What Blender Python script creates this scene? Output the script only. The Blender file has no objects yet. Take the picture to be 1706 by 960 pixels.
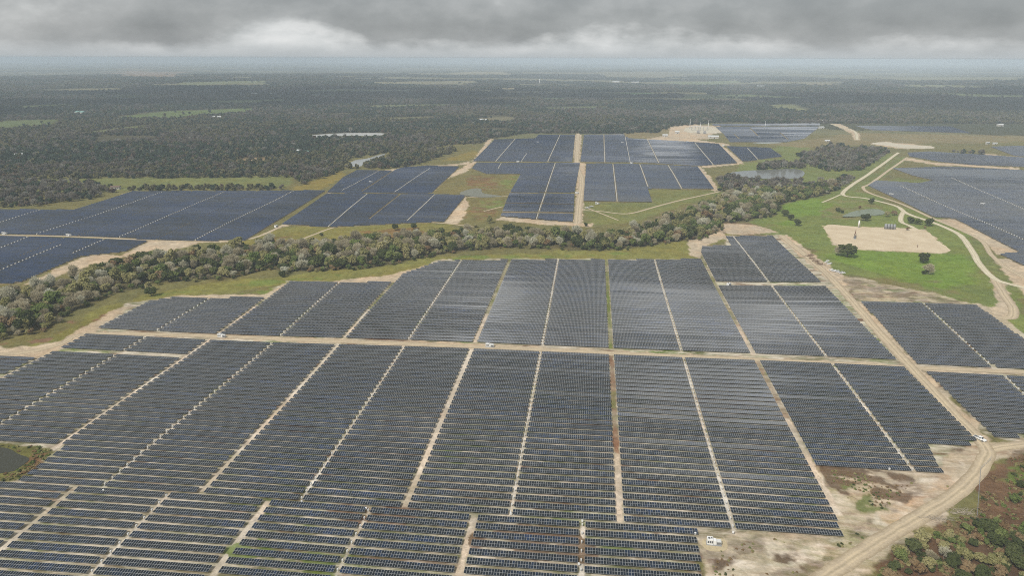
import bpy, bmesh, math, random
import numpy as np
from mathutils import Matrix, Vector

random.seed(7)
RNG = np.random.default_rng(7)
R = math.radians
scene = bpy.context.scene
COL = scene.collection

# ------------------------------------------------------------------ camera
CAM_H = 178.0
FPX = 1137.0
PITCH = math.atan((480 - 97) / FPX)
ROLL = R(0.15)
YAW = R(6.6)


def smooth(t):
    t = np.clip(t, 0, 1)
    return t * t * (3 - 2 * t)


def terrain(x, y):
    x = np.asarray(x, float); y = np.asarray(y, float)
    d = np.hypot(x, y)
    near = 1 - smooth((d - 900) / 900)
    z = -2.6 * smooth((20 - x) / 350) * smooth((y - 230) / 170)
    z = z + 1.6 * smooth((x - 110) / 90) * np.exp(-((y - 540) / 110) ** 2)
    z = z + 0.45 * np.sin(x / 71 + 0.6) * np.cos(y / 63 + 1.1) + 0.3 * np.sin((x + y) / 38)
    far = smooth((d - 2600) / 3000)
    z2 = 9 * np.sin(x / 1500 + 1.3) * np.cos(y / 1900) + 7 * np.sin((x * .7 - y * .6) / 900 + 2)
    z2 = z2 * (1 - 0.6 * smooth((d - 9000) / 8000))
    return z * near + z2 * far


def ray(px, py):
    x = (np.asarray(px, float) - 853) / FPX
    y = -(np.asarray(py, float) - 480) / FPX
    c, s = math.cos(ROLL), math.sin(ROLL)
    x, y = c * x - s * y, s * x + c * y
    cp, sp = math.cos(PITCH), math.sin(PITCH)
    fwd = cp + sp * y
    up = -sp + cp * y
    cy, sy = math.cos(YAW), math.sin(YAW)
    return cy * x - sy * fwd, sy * x + cy * fwd, up


def g(px, py, h=0.0):
    """photo pixel -> point on the ground"""
    dx, dy, up = ray(px, py)
    z = h
    for _ in range(6):
        t = (z - CAM_H) / up
        X, Y = dx * t, dy * t
        z = terrain(X, Y) + h
    return X, Y


def gp(pts):
    return np.array([g(*p) for p in pts])


def project(X, Y, Z):
    """world -> photo pixel (and depth)"""
    X = np.asarray(X, float); Y = np.asarray(Y, float); Z = np.asarray(Z, float) - CAM_H
    cy, sy = math.cos(YAW), math.sin(YAW)
    x = cy * X + sy * Y
    f = -sy * X + cy * Y
    cp, sp = math.cos(PITCH), math.sin(PITCH)
    dep = cp * f - sp * Z
    yy = sp * f + cp * Z
    c, s = math.cos(ROLL), math.sin(ROLL)
    xx, yy = c * x + s * yy, -s * x + c * yy
    return 853 + FPX * xx / dep, 480 - FPX * yy / dep, dep


cam_data = bpy.data.cameras.new('camera')
cam_data.sensor_width = 36.0
cam_data.lens = 36.0 * FPX / 1706.0
cam_data.clip_start = 1.0
cam_data.clip_end = 80000.0
cam = bpy.data.objects.new('camera', cam_data)
COL.objects.link(cam)
cam.matrix_world = (Matrix.Translation((0, 0, CAM_H)) @ Matrix.Rotation(YAW, 4, 'Z')
                    @ Matrix.Rotation(R(90) - PITCH, 4, 'X') @ Matrix.Rotation(ROLL, 4, 'Z'))
scene.camera = cam


# ------------------------------------------------------------------ helpers
def tag(o, label=None, cat=None, group=None, kind=None):
    if label: o['label'] = label
    if cat: o['category'] = cat
    if group: o['group'] = group
    if kind: o['kind'] = kind
    return o


def empty(name, loc, rz=0.0, label=None, cat=None, group=None):
    o = bpy.data.objects.new(name, None)
    o.empty_display_size = 0.5
    COL.objects.link(o)
    o.location = loc
    o.rotation_euler = (0, 0, rz)
    return tag(o, label, cat, group)


def link(name, me, parent=None):
    o = bpy.data.objects.new(name, me)
    COL.objects.link(o)
    if parent is not None:
        o.parent = parent
    return o


def mesh_np(name, V, F, mats=(), smooth_=False, mi=None, uv=None):
    """V (n,3); F list of (m,k) int arrays (k = 3 or 4)"""
    me = bpy.data.meshes.new(name)
    V = np.asarray(V, np.float32)
    if not isinstance(F, list):
        F = [F]
    F = [np.asarray(f, np.int32) for f in F if len(f)]
    loops = np.concatenate([f.ravel() for f in F])
    tot = np.concatenate([np.full(len(f), f.shape[1], np.int32) for f in F])
    start = np.concatenate([[0], np.cumsum(tot)[:-1]]).astype(np.int32)
    me.vertices.add(len(V)); me.vertices.foreach_set('co', V.ravel())
    me.loops.add(len(loops)); me.loops.foreach_set('vertex_index', loops)
    me.polygons.add(len(tot)); me.polygons.foreach_set('loop_start', start)
    me.polygons.foreach_set('loop_total', tot)
    for m in mats:
        me.materials.append(m)
    if mi is not None:
        me.polygons.foreach_set('material_index', np.asarray(mi, np.int32))
    me.polygons.foreach_set('use_smooth', np.full(len(tot), smooth_, bool))
    if uv is not None:
        l = me.uv_layers.new(name='UVMap')
        l.data.foreach_set('uv', np.asarray(uv, np.float32).ravel())
    me.update(calc_edges=True)
    return me


class MB:
    """collects simple shapes into one mesh"""
    def __init__(self):
        self.V = []; self.Q = []; self.T = []; self.n = 0

    def add(self, V, Q=(), T=()):
        V = np.asarray(V, float)
        self.V.append(V)
        for q in Q: self.Q.append([i + self.n for i in q])
        for t in T: self.T.append([i + self.n for i in t])
        self.n += len(V)
        return self

    def box(self, c, s, rz=0.0, taper=1.0):
        hx, hy, hz = s[0] / 2, s[1] / 2, s[2] / 2
        P = []
        for z, k in ((-hz, 1), (hz, taper)):
            for x, y in ((-hx, -hy), (hx, -hy), (hx, hy), (-hx, hy)):
                P.append((x * k, y * k, z))
        P = np.array(P)
        cr, sr = math.cos(rz), math.sin(rz)
        P = np.stack([P[:, 0] * cr - P[:, 1] * sr + c[0], P[:, 0] * sr + P[:, 1] * cr + c[1], P[:, 2] + c[2]], 1)
        return self.add(P, [(3, 2, 1, 0), (4, 5, 6, 7), (0, 1, 5, 4), (1, 2, 6, 5), (2, 3, 7, 6), (3, 0, 4, 7)])

    def tube(self, a, b, r0, r1=None, n=8, cap=True):
        r1 = r0 if r1 is None else r1
        a = np.array(a, float); b = np.array(b, float)
        d = b - a; d = d / (np.linalg.norm(d) + 1e-9)
        u = np.cross(d, (0, 0, 1.0))
        if np.linalg.norm(u) < 1e-3: u = np.array((1.0, 0, 0))
        u /= np.linalg.norm(u); v = np.cross(d, u)
        P = []
        for p, r in ((a, r0), (b, r1)):
            for i in range(n):
                t = 2 * math.pi * i / n
                P.append(p + r * (math.cos(t) * u + math.sin(t) * v))
        Q = [(i, (i + 1) % n, n + (i + 1) % n, n + i) for i in range(n)]
        T = []
        if cap:
            P.append(a); P.append(b)
            T = [((i + 1) % n, i, 2 * n) for i in range(n)] + [(n + i, n + (i + 1) % n, 2 * n + 1) for i in range(n)]
        return self.add(P, Q, T)

    def build(self, name, mat, parent=None, smooth_=False, bevel=0.0):
        F = []
        if self.Q: F.append(np.array(self.Q))
        if self.T: F.append(np.array(self.T))
        me = mesh_np(name, np.concatenate(self.V), F, [mat], smooth_)
        o = link(name, me, parent)
        if bevel:
            m = o.modifiers.new('bevel', 'BEVEL'); m.width = bevel; m.segments = 2
        return o


# value noise in numpy
_perm = RNG.random((512, 512)).astype(np.float32)


def vnoise(x, y, s, o=0):
    x = np.asarray(x) / s + 137.3 * o; y = np.asarray(y) / s + 71.9 * o
    xi = np.floor(x).astype(np.int64); yi = np.floor(y).astype(np.int64)
    fx = x - xi; fy = y - yi
    fx = fx * fx * (3 - 2 * fx); fy = fy * fy * (3 - 2 * fy)
    a = _perm[yi % 512, xi % 512]; b = _perm[yi % 512, (xi + 1) % 512]
    c = _perm[(yi + 1) % 512, xi % 512]; d = _perm[(yi + 1) % 512, (xi + 1) % 512]
    return (a * (1 - fx) + b * fx) * (1 - fy) + (c * (1 - fx) + d * fx) * fy


def fbm(x, y, s, o=0, n=4):
    t = 0; w = 0; a = 1.0
    for i in range(n):
        t = t + a * vnoise(x, y, s, o + i * 3); w += a; a *= 0.55; s *= 0.5
    return t / w


def sdf(poly, x, y):
    """signed distance to a polygon, negative inside"""
    d2 = np.full(x.shape, 1e18); ins = np.zeros(x.shape, bool)
    n = len(poly)
    for i in range(n):
        ax, ay = poly[i]; bx, by = poly[(i + 1) % n]
        ex, ey = bx - ax, by - ay
        wx, wy = x - ax, y - ay
        t = np.clip((wx * ex + wy * ey) / (ex * ex + ey * ey + 1e-12), 0, 1)
        d2 = np.minimum(d2, (wx - ex * t) ** 2 + (wy - ey * t) ** 2)
        if abs(by - ay) > 1e-12:
            c = ((ay > y) != (by > y)) & (x < (bx - ax) * (y - ay) / (by - ay) + ax)
            ins ^= c
    d = np.sqrt(d2)
    return np.where(ins, -d, d)


def inside(poly, x, y):
    x = np.asarray(x, float); y = np.asarray(y, float)
    return sdf(poly, x, y) < 0


# ------------------------------------------------------------------ materials
def new_mat(name):
    m = bpy.data.materials.new(name); m.use_nodes = True
    nt = m.node_tree
    b = nt.nodes['Principled BSDF']
    return m, nt, b


def noise_node(nt, scale, detail=4, rough=0.6, vec=None, dist=0.0):
    n = nt.nodes.new('ShaderNodeTexNoise')
    n.inputs['Scale'].default_value = scale
    n.inputs['Detail'].default_value = detail
    n.inputs['Roughness'].default_value = rough
    n.inputs['Distortion'].default_value = dist
    if vec is not None: nt.links.new(vec, n.inputs['Vector'])
    return n.outputs['Fac']


def ramp(nt, fac, stops):
    r = nt.nodes.new('ShaderNodeValToRGB')
    el = r.color_ramp.elements
    while len(el) < len(stops): el.new(0.5)
    for e, (p, c) in zip(el, stops):
        e.position = p
        e.color = (*c, 1) if isinstance(c, (tuple, list)) else (c, c, c, 1)
    nt.links.new(fac, r.inputs['Fac'])
    return r.outputs['Color']


def mix(nt, a, b, fac, mode='MIX'):
    n = nt.nodes.new('ShaderNodeMix'); n.data_type = 'RGBA'; n.blend_type = mode
    for s, v in ((n.inputs[6], a), (n.inputs[7], b), (n.inputs[0], fac)):
        if hasattr(v, 'is_linked'): nt.links.new(v, s)
        elif isinstance(v, (int, float)): s.default_value = v if s.type == 'VALUE' else (v, v, v, 1)
        else: s.default_value = (*v, 1)
    return n.outputs[2]


def math_(nt, op, a, b=0.0, c=None, clamp=False):
    n = nt.nodes.new('ShaderNodeMath'); n.operation = op; n.use_clamp = clamp
    for i, v in enumerate((a, b, c)):
        if v is None: continue
        if hasattr(v, 'is_linked'): nt.links.new(v, n.inputs[i])
        else: n.inputs[i].default_value = v
    return n.outputs[0]


def coords(nt, scale=(1, 1, 1), kind='Object'):
    t = nt.nodes.new('ShaderNodeTexCoord')
    m = nt.nodes.new('ShaderNodeMapping')
    m.inputs['Scale'].default_value = scale
    nt.links.new(t.outputs[kind], m.inputs['Vector'])
    return m.outputs['Vector']


def world_pos(nt, scale=(1, 1, 1)):
    t = nt.nodes.new('ShaderNodeNewGeometry')
    m = nt.nodes.new('ShaderNodeMapping')
    m.inputs['Scale'].default_value = scale
    nt.links.new(t.outputs['Position'], m.inputs['Vector'])
    return m.outputs['Vector']


def plain(name, col, rough=0.6, metal=0.0, var=0.12, scale=3.0, spec=0.3):
    m, nt, b = new_mat(name)
    f = noise_node(nt, scale, 4, 0.6, coords(nt))
    k = math_(nt, 'MULTIPLY_ADD', f, 2 * var, 1 - var)
    c = mix(nt, col, k, 1.0, 'MULTIPLY')
    nt.links.new(c, b.inputs['Base Color'])
    b.inputs['Roughness'].default_value = rough
    b.inputs['Metallic'].default_value = metal
    b.inputs['Specular IOR Level'].default_value = spec
    return m


def dirt_mat(name, col, col2, scale=0.12, ruts=False):
    m, nt, b = new_mat(name)
    p = world_pos(nt)
    f = noise_node(nt, scale, 6, 0.65, p)
    f2 = noise_node(nt, 0.9, 3, 0.6, p)
    c = mix(nt, col, col2, ramp(nt, f, [(0.35, 0.0), (0.68, 1.0)]))
    k = math_(nt, 'MULTIPLY_ADD', f2, 0.5, 0.75)
    c = mix(nt, c, k, 1.0, 'MULTIPLY')
    if ruts:
        uv = nt.nodes.new('ShaderNodeUVMap'); uv.uv_map = 'UVMap'
        sx = nt.nodes.new('ShaderNodeSeparateXYZ'); nt.links.new(uv.outputs['UV'], sx.inputs[0])
        wob = math_(nt, 'MULTIPLY_ADD', noise_node(nt, 0.06, 3, 0.5, p), 0.5, -0.25)
        au = math_(nt, 'ABSOLUTE', math_(nt, 'ADD', sx.outputs['X'], wob))
        dd = math_(nt, 'ABSOLUTE', math_(nt, 'SUBTRACT', au, 0.30))
        rt = ramp(nt, dd, [(0.05, 1.0), (0.17, 0.0)])
        c = mix(nt, c, mix(nt, c, (1.16, 1.15, 1.13), 1.0, 'MULTIPLY'), rt)
        ed = ramp(nt, math_(nt, 'ADD', au, math_(nt, 'MULTIPLY_ADD', noise_node(nt, 0.5, 4, 0.7, p), 0.9, -0.45)), [(0.62, 0.0), (0.95, 1.0)])
        c = mix(nt, c, mix(nt, c, (0.74, 0.72, 0.68), 1.0, 'MULTIPLY'), ed)
        md = ramp(nt, math_(nt, 'ADD', au, math_(nt, 'MULTIPLY_ADD', f2, 0.2, -0.1)), [(0.02, 1.0), (0.14, 0.0)])
        c = mix(nt, c, mix(nt, c, (0.86, 0.86, 0.82), 1.0, 'MULTIPLY'), md)
    nt.links.new(c, b.inputs['Base Color'])
    b.inputs['Roughness'].default_value = 0.95
    b.inputs['Specular IOR Level'].default_value = 0.1
    return m


M_ROAD = dirt_mat('sandy_dirt', (0.50, 0.41, 0.28), (0.42, 0.345, 0.245), 0.12, True)
M_GRAVEL = dirt_mat('pale_gravel', (0.60, 0.54, 0.40), (0.50, 0.44, 0.31), 0.12, True)
M_YARD = dirt_mat('pale_yard', (0.58, 0.53, 0.42), (0.48, 0.43, 0.33))
M_CALICHE = dirt_mat('pale_caliche', (0.62, 0.52, 0.37), (0.50, 0.40, 0.27), 0.06)
M_TAN = dirt_mat('tan_gravel', (0.50, 0.42, 0.27), (0.43, 0.35, 0.22), 0.5)
M_WHITE = plain('white_paint', (0.78, 0.78, 0.76), 0.4, 0, 0.08, 2.0, 0.5)
M_OFFWHITE = plain('offwhite_metal', (0.62, 0.62, 0.60), 0.5, 0, 0.1)
M_LGREY = plain('grey_metal', (0.36, 0.37, 0.38), 0.5, 0.2)
M_TANK = plain('tank_steel', (0.24, 0.25, 0.26), 0.5, 0.2)
M_DGREY = plain('dark_grey_metal', (0.12, 0.125, 0.13), 0.6)
M_STEEL = plain('galvanised_steel', (0.45, 0.46, 0.47), 0.45, 0.5)
M_BLACK = plain('black_rubber', (0.025, 0.025, 0.025), 0.8)
M_GLASS = plain('dark_glass', (0.02, 0.025, 0.03), 0.1, 0, 0.1, 1.0, 0.6)
M_ROOF = plain('pale_metal_roof', (0.58, 0.60, 0.60), 0.5, 0.0)
M_ROOFB = plain('brown_roof', (0.16, 0.11, 0.08), 0.8)
M_ROOFG = plain('green_roof', (0.22, 0.40, 0.36), 0.6)
M_WALL = plain('pale_wall', (0.52, 0.49, 0.44), 0.8)
M_WOOD = plain('weathered_timber', (0.27, 0.19, 0.125), 0.9, 0, 0.35, 1.5)
M_RUST = plain('rusty_steel', (0.19, 0.10, 0.06), 0.85, 0, 0.3)
M_LOG = plain('bleached_branches', (0.42, 0.36, 0.28), 0.9, 0, 0.3)
M_RED = plain('red_lamp', (0.4, 0.02, 0.02), 0.4)


# ---- solar glass: module grid drawn from UV (1 unit = one module)
def panel_mat(name, lines=True, lc=0.44, blue=0.0):
    m, nt, b = new_mat(name)
    uv = nt.nodes.new('ShaderNodeUVMap'); uv.uv_map = 'UVMap'
    sx = nt.nodes.new('ShaderNodeSeparateXYZ'); nt.links.new(uv.outputs['UV'], sx.inputs[0])
    u, v = sx.outputs['X'], sx.outputs['Y']
    fl = nt.nodes.new('ShaderNodeVectorMath'); fl.operation = 'FLOOR'
    nt.links.new(uv.outputs['UV'], fl.inputs[0])
    geo = nt.nodes.new('ShaderNodeNewGeometry')
    oi = nt.nodes.new('ShaderNodeObjectInfo')
    wn = nt.nodes.new('ShaderNodeTexWhiteNoise'); wn.noise_dimensions = '4D'
    nt.links.new(fl.outputs[0], wn.inputs['Vector']); nt.links.new(oi.outputs['Random'], wn.inputs['W'])
    pos = world_pos(nt, (1, 1, 1))
    big = noise_node(nt, 0.012, 3, 0.6, pos)
    batch = noise_node(nt, 0.11, 2, 0.5, world_pos(nt, (0.35, 1.3, 1)))
    t = math_(nt, 'MULTIPLY_ADD', batch, 0.9, math_(nt, 'MULTIPLY', big, 0.8))
    t = math_(nt, 'ADD', t, math_(nt, 'MULTIPLY_ADD', wn.outputs['Value'], 0.34, -0.52 + blue))
    cell = ramp(nt, t, [(0.15, (0.0075, 0.0095, 0.0115)), (0.42, (0.0085, 0.0120, 0.0150)), (0.62, (0.0090, 0.0165, 0.0290)), (0.9, (0.0110, 0.0280, 0.0750))])
    if lines:
        fu = math_(nt, 'ABSOLUTE', math_(nt, 'SUBTRACT', math_(nt, 'FRACT', u), 0.5))
        fv = math_(nt, 'ABSOLUTE', math_(nt, 'SUBTRACT', math_(nt, 'FRACT', v), 0.5))
        lu = math_(nt, 'GREATER_THAN', fu, 0.442)
        lv = math_(nt, 'GREATER_THAN', fv, 0.465)
        ln = math_(nt, 'MAXIMUM', lu, lv)
        col = mix(nt, cell, (lc, lc, lc), ln)
        rg = math_(nt, 'MULTIPLY_ADD', ln, 0.35, 0.11)
        nt.links.new(rg, b.inputs['Roughness'])
    else:
        col = cell
        b.inputs['Roughness'].default_value = 0.11
    nt.links.new(col, b.inputs['Base Color'])
    b.inputs['IOR'].default_value = 1.38
    return m


M_PANEL = panel_mat('solar_glass', False)
M_PANEL_FAR = panel_mat('solar_glass_framed', True, 0.36)
M_PANEL_DARK = panel_mat('solar_glass_dark_framed', True, 0.10, 0.24)
M_PANEL_MID = panel_mat('solar_glass_grey_framed', True, 0.17, 0.26)
M_PANEL_PALE = panel_mat('solar_glass_pale_framed', True, 0.40, 0.2)
M_FRAME = plain('aluminium_frame', (0.34, 0.35, 0.35), 0.5, 0.0, 0.05)


# ---- foliage
def leaf_mat(name, c0, c1, c2, trans=0.42):
    m, nt, b = new_mat(name)
    oi = nt.nodes.new('ShaderNodeObjectInfo')
    at = nt.nodes.new('ShaderNodeAttribute'); at.attribute_name = 'clump'
    t = math_(nt, 'MULTIPLY_ADD', oi.outputs['Random'], 0.62, math_(nt, 'MULTIPLY', at.outputs['Fac'], 0.42))
    col = ramp(nt, t, [(0.08, c0), (0.5, c1), (0.92, c2)])
    nt.links.new(col, b.inputs['Base Color'])
    b.inputs['Roughness'].default_value = 0.85
    b.inputs['Specular IOR Level'].default_value = 0.15
    tr = nt.nodes.new('ShaderNodeBsdfTranslucent')
    nt.links.new(col, tr.inputs['Color'])
    mx = nt.nodes.new('ShaderNodeMixShader'); mx.inputs[0].default_value = trans
    nt.links.new(b.outputs[0], mx.inputs[1]); nt.links.new(tr.outputs[0], mx.inputs[2])
    nt.links.new(mx.outputs[0], nt.nodes['Material Output'].inputs['Surface'])
    return m


LEAF = {
    'dark': leaf_mat('oak_leaf', (0.073, 0.090, 0.032), (0.104, 0.127, 0.041), (0.140, 0.159, 0.059)),
    'mid': leaf_mat('green_leaf', (0.134, 0.183, 0.051), (0.201, 0.250, 0.073), (0.262, 0.293, 0.104)),
    'olive': leaf_mat('olive_leaf', (0.268, 0.262, 0.104), (0.366, 0.342, 0.146), (0.451, 0.409, 0.207)),
    'rust': leaf_mat('rust_leaf', (0.256, 0.165, 0.079), (0.329, 0.226, 0.116), (0.378, 0.287, 0.165)),
    'bare': leaf_mat('lichen_twig', (0.378, 0.336, 0.220), (0.525, 0.470, 0.323), (0.647, 0.592, 0.439), 0.42),
    'pale': leaf_mat('pale_twig', (0.512, 0.488, 0.354), (0.610, 0.586, 0.451), (0.660, 0.660, 0.549), 0.35),
}
WOOD = {  # dark and mid greens have some blue-green haze mixed into the colour
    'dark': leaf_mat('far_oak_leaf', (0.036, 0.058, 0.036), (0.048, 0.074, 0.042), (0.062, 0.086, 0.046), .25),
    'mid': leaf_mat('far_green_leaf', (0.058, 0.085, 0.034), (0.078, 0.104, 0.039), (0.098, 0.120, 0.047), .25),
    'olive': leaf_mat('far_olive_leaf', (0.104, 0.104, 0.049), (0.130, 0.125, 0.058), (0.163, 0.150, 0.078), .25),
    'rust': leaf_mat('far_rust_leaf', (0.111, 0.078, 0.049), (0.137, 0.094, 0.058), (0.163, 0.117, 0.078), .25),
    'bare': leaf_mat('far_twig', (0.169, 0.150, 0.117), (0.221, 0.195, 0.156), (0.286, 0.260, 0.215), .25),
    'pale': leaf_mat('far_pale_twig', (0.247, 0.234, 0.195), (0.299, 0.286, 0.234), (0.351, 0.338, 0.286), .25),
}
M_BARK = plain('bark', (0.115, 0.095, 0.075), 0.9, 0, 0.25)
M_BARKG = plain('grey_bark', (0.24, 0.22, 0.19), 0.9, 0, 0.25)


# ------------------------------------------------------------------ world
SUN_EL, SUN_AZ = R(48), R(215)      # azimuth clockwise from +Y (camera looks about +Y)
w = bpy.data.worlds.new('World'); scene.world = w; w.use_nodes = True
nt = w.node_tree
bg = nt.nodes['Background']
sky = nt.nodes.new('ShaderNodeTexSky'); sky.sky_type = 'NISHITA'; sky.sun_disc = False
sky.sun_elevation = SUN_EL; sky.sun_rotation = SUN_AZ; sky.air_density = 1.0; sky.dust_density = 1.5
tc = nt.nodes.new('ShaderNodeTexCoord')
sp = nt.nodes.new('ShaderNodeSeparateXYZ'); nt.links.new(tc.outputs['Generated'], sp.inputs[0])
dx, dy, dz = sp.outputs
el = math_(nt, 'MULTIPLY', math_(nt, 'ARCSINE', dz), 57.2958)                      # degrees
az = math_(nt, 'MULTIPLY', math_(nt, 'ARCTAN2', dx, dy), 57.2958)                  # degrees, 0 = +Y, + to the right


def cmb(x, y, z=0.0):
    n = nt.nodes.new('ShaderNodeCombineXYZ')
    for i, v in enumerate((x, y, z)):
        if hasattr(v, 'is_linked'): nt.links.new(v, n.inputs[i])
        else: n.inputs[i].default_value = v
    return n.outputs[0]


low = cmb(math_(nt, 'MULTIPLY', az, 0.12), math_(nt, 'MULTIPLY', el, 0.27), 3.7)
n1 = noise_node(nt, 1.0, 8, 0.52, low, 0.0)
n2 = noise_node(nt, 2.6, 8, 0.55, low, 0.0)
n3 = noise_node(nt, 1.0, 2, 0.5, cmb(math_(nt, 'MULTIPLY', az, 0.09), 0.0, 9.2))
# ragged base of the dark deck: its height over the horizon wanders with direction
gap = nt.nodes.new('ShaderNodeMapRange'); gap.clamp = True
# open bright gap is tallest straight ahead, closing towards both sides
def bump(c, wd):
    t = math_(nt, 'DIVIDE', math_(nt, 'SUBTRACT', az, c), wd)
    return math_(nt, 'EXPONENT', math_(nt, 'MULTIPLY', math_(nt, 'MULTIPLY', t, t), -1.0))
base = math_(nt, 'ADD', math_(nt, 'MULTIPLY', bump(-24.0, 6.0), 1.5), math_(nt, 'MULTIPLY', bump(2.0, 13.0), 1.15))
base = math_(nt, 'ADD', base, 0.6)
base = math_(nt, 'ADD', base, math_(nt, 'MULTIPLY_ADD', n1, 3.4, -1.7))
base = math_(nt, 'ADD', base, math_(nt, 'MULTIPLY_ADD', n2, 2.0, -1.0))
edge = math_(nt, 'SUBTRACT', el, base)
deck = ramp(nt, math_(nt, 'MULTIPLY_ADD', edge, 0.36, 0.42), [(0.0, 0.0), (0.3, 0.25), (0.62, 0.85), (1.0, 1.0)])
mott = ramp(nt, noise_node(nt, 0.9, 9, 0.56, cmb(math_(nt, 'MULTIPLY', az, 0.115), math_(nt, 'MULTIPLY', el, 0.20), 21.0), 0.0),
            [(0.34, (2.05, 2.17, 2.25)), (0.5, (2.7, 2.82, 2.88)), (0.62, (3.5, 3.6, 3.64)), (0.74, (4.9, 5.0, 5.0))])
bright = ramp(nt, n2, [(0.3, (4.6, 4.85, 4.95)), (0.7, (6.5, 6.6, 6.6))])
cl = mix(nt, bright, mott, deck)
hzb = nt.nodes.new('ShaderNodeMapRange'); hzb.clamp = True; hzb.interpolation_type = 'SMOOTHSTEP'
nt.links.new(el, hzb.inputs[0]); hzb.inputs[1].default_value = -0.3; hzb.inputs[2].default_value = 1.3
cl = mix(nt, (3.7, 3.95, 4.1), cl, hzb.outputs[0])
# overhead: broken overcast on a plane, brighter than the low deck
hz = math_(nt, 'ADD', math_(nt, 'MAXIMUM', dz, 0.0), 0.12)
up = noise_node(nt, 1.1, 6, 0.6, cmb(math_(nt, 'DIVIDE', dx, hz), math_(nt, 'DIVIDE', dy, hz), 5.0), 0.4)
over = ramp(nt, up, [(0.36, (2.0, 2.2, 2.4)), (0.52, (3.2, 3.4, 3.55)), (0.68, (6.8, 6.8, 6.6))])
# unseen bright breaks added ahead so the panels mirror a sheen; bright behind
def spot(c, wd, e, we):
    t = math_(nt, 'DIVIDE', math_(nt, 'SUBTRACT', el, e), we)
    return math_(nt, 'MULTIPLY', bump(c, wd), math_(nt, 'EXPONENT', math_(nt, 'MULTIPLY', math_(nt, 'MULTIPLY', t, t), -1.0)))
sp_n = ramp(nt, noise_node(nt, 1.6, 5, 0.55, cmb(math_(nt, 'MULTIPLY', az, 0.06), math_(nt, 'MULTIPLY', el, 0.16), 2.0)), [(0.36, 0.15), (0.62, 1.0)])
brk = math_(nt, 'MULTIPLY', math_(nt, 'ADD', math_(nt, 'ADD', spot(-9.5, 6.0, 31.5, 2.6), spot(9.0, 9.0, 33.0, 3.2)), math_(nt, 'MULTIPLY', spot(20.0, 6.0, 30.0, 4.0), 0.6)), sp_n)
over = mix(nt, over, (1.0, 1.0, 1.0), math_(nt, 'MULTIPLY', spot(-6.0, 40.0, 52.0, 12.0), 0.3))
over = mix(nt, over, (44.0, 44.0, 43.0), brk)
back = nt.nodes.new('ShaderNodeMapRange'); back.clamp = True; back.interpolation_type = 'SMOOTHSTEP'
nt.links.new(dy, back.inputs[0]); back.inputs[1].default_value = 0.1; back.inputs[2].default_value = -0.7
over = mix(nt, over, (6.5, 6.6, 6.6), math_(nt, 'MULTIPLY', back.outputs[0], 0.7))
blend = nt.nodes.new('ShaderNodeMapRange'); blend.clamp = True; blend.interpolation_type = 'SMOOTHSTEP'
nt.links.new(el, blend.inputs[0]); blend.inputs[1].default_value = 4.5; blend.inputs[2].default_value = 13.0
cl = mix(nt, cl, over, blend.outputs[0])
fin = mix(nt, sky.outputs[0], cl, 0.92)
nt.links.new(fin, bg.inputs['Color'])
bg.inputs['Strength'].default_value = 0.1

sun = bpy.data.lights.new('sun', 'SUN'); sun.energy = 2.6; sun.angle = R(8); sun.color = (1.0, 0.95, 0.87)
so = bpy.data.objects.new('sun', sun); COL.objects.link(so)
sd = Vector((math.sin(SUN_AZ) * math.cos(SUN_EL), math.cos(SUN_AZ) * math.cos(SUN_EL), math.sin(SUN_EL)))
so.rotation_euler = (-sd).to_track_quat('-Z', 'Y').to_euler()
so.location = sd * 900

# ------------------------------------------------------------------ pixel maps of the place
ARR_NEAR = [(-60, 600), (53, 597), (133, 555), (150, 550), (215, 505), (300, 494), (437, 495), (478, 469), (645, 470), (733, 434), (1165, 431),
            (1169, 409), (1212, 409), (1206, 393), (1310, 392), (1398, 478), (1512, 606), (1645, 745), (1570, 790), (1362, 779),
            (1408, 900), (1172, 890), (1176, 1000), (-60, 1000), (-60, 800), (20, 808), (105, 750), (-60, 735)]
ARR_E = [(1428, 500), (1629, 508), (1720, 572), (1720, 735), (1655, 731), (1530, 612)]

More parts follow.
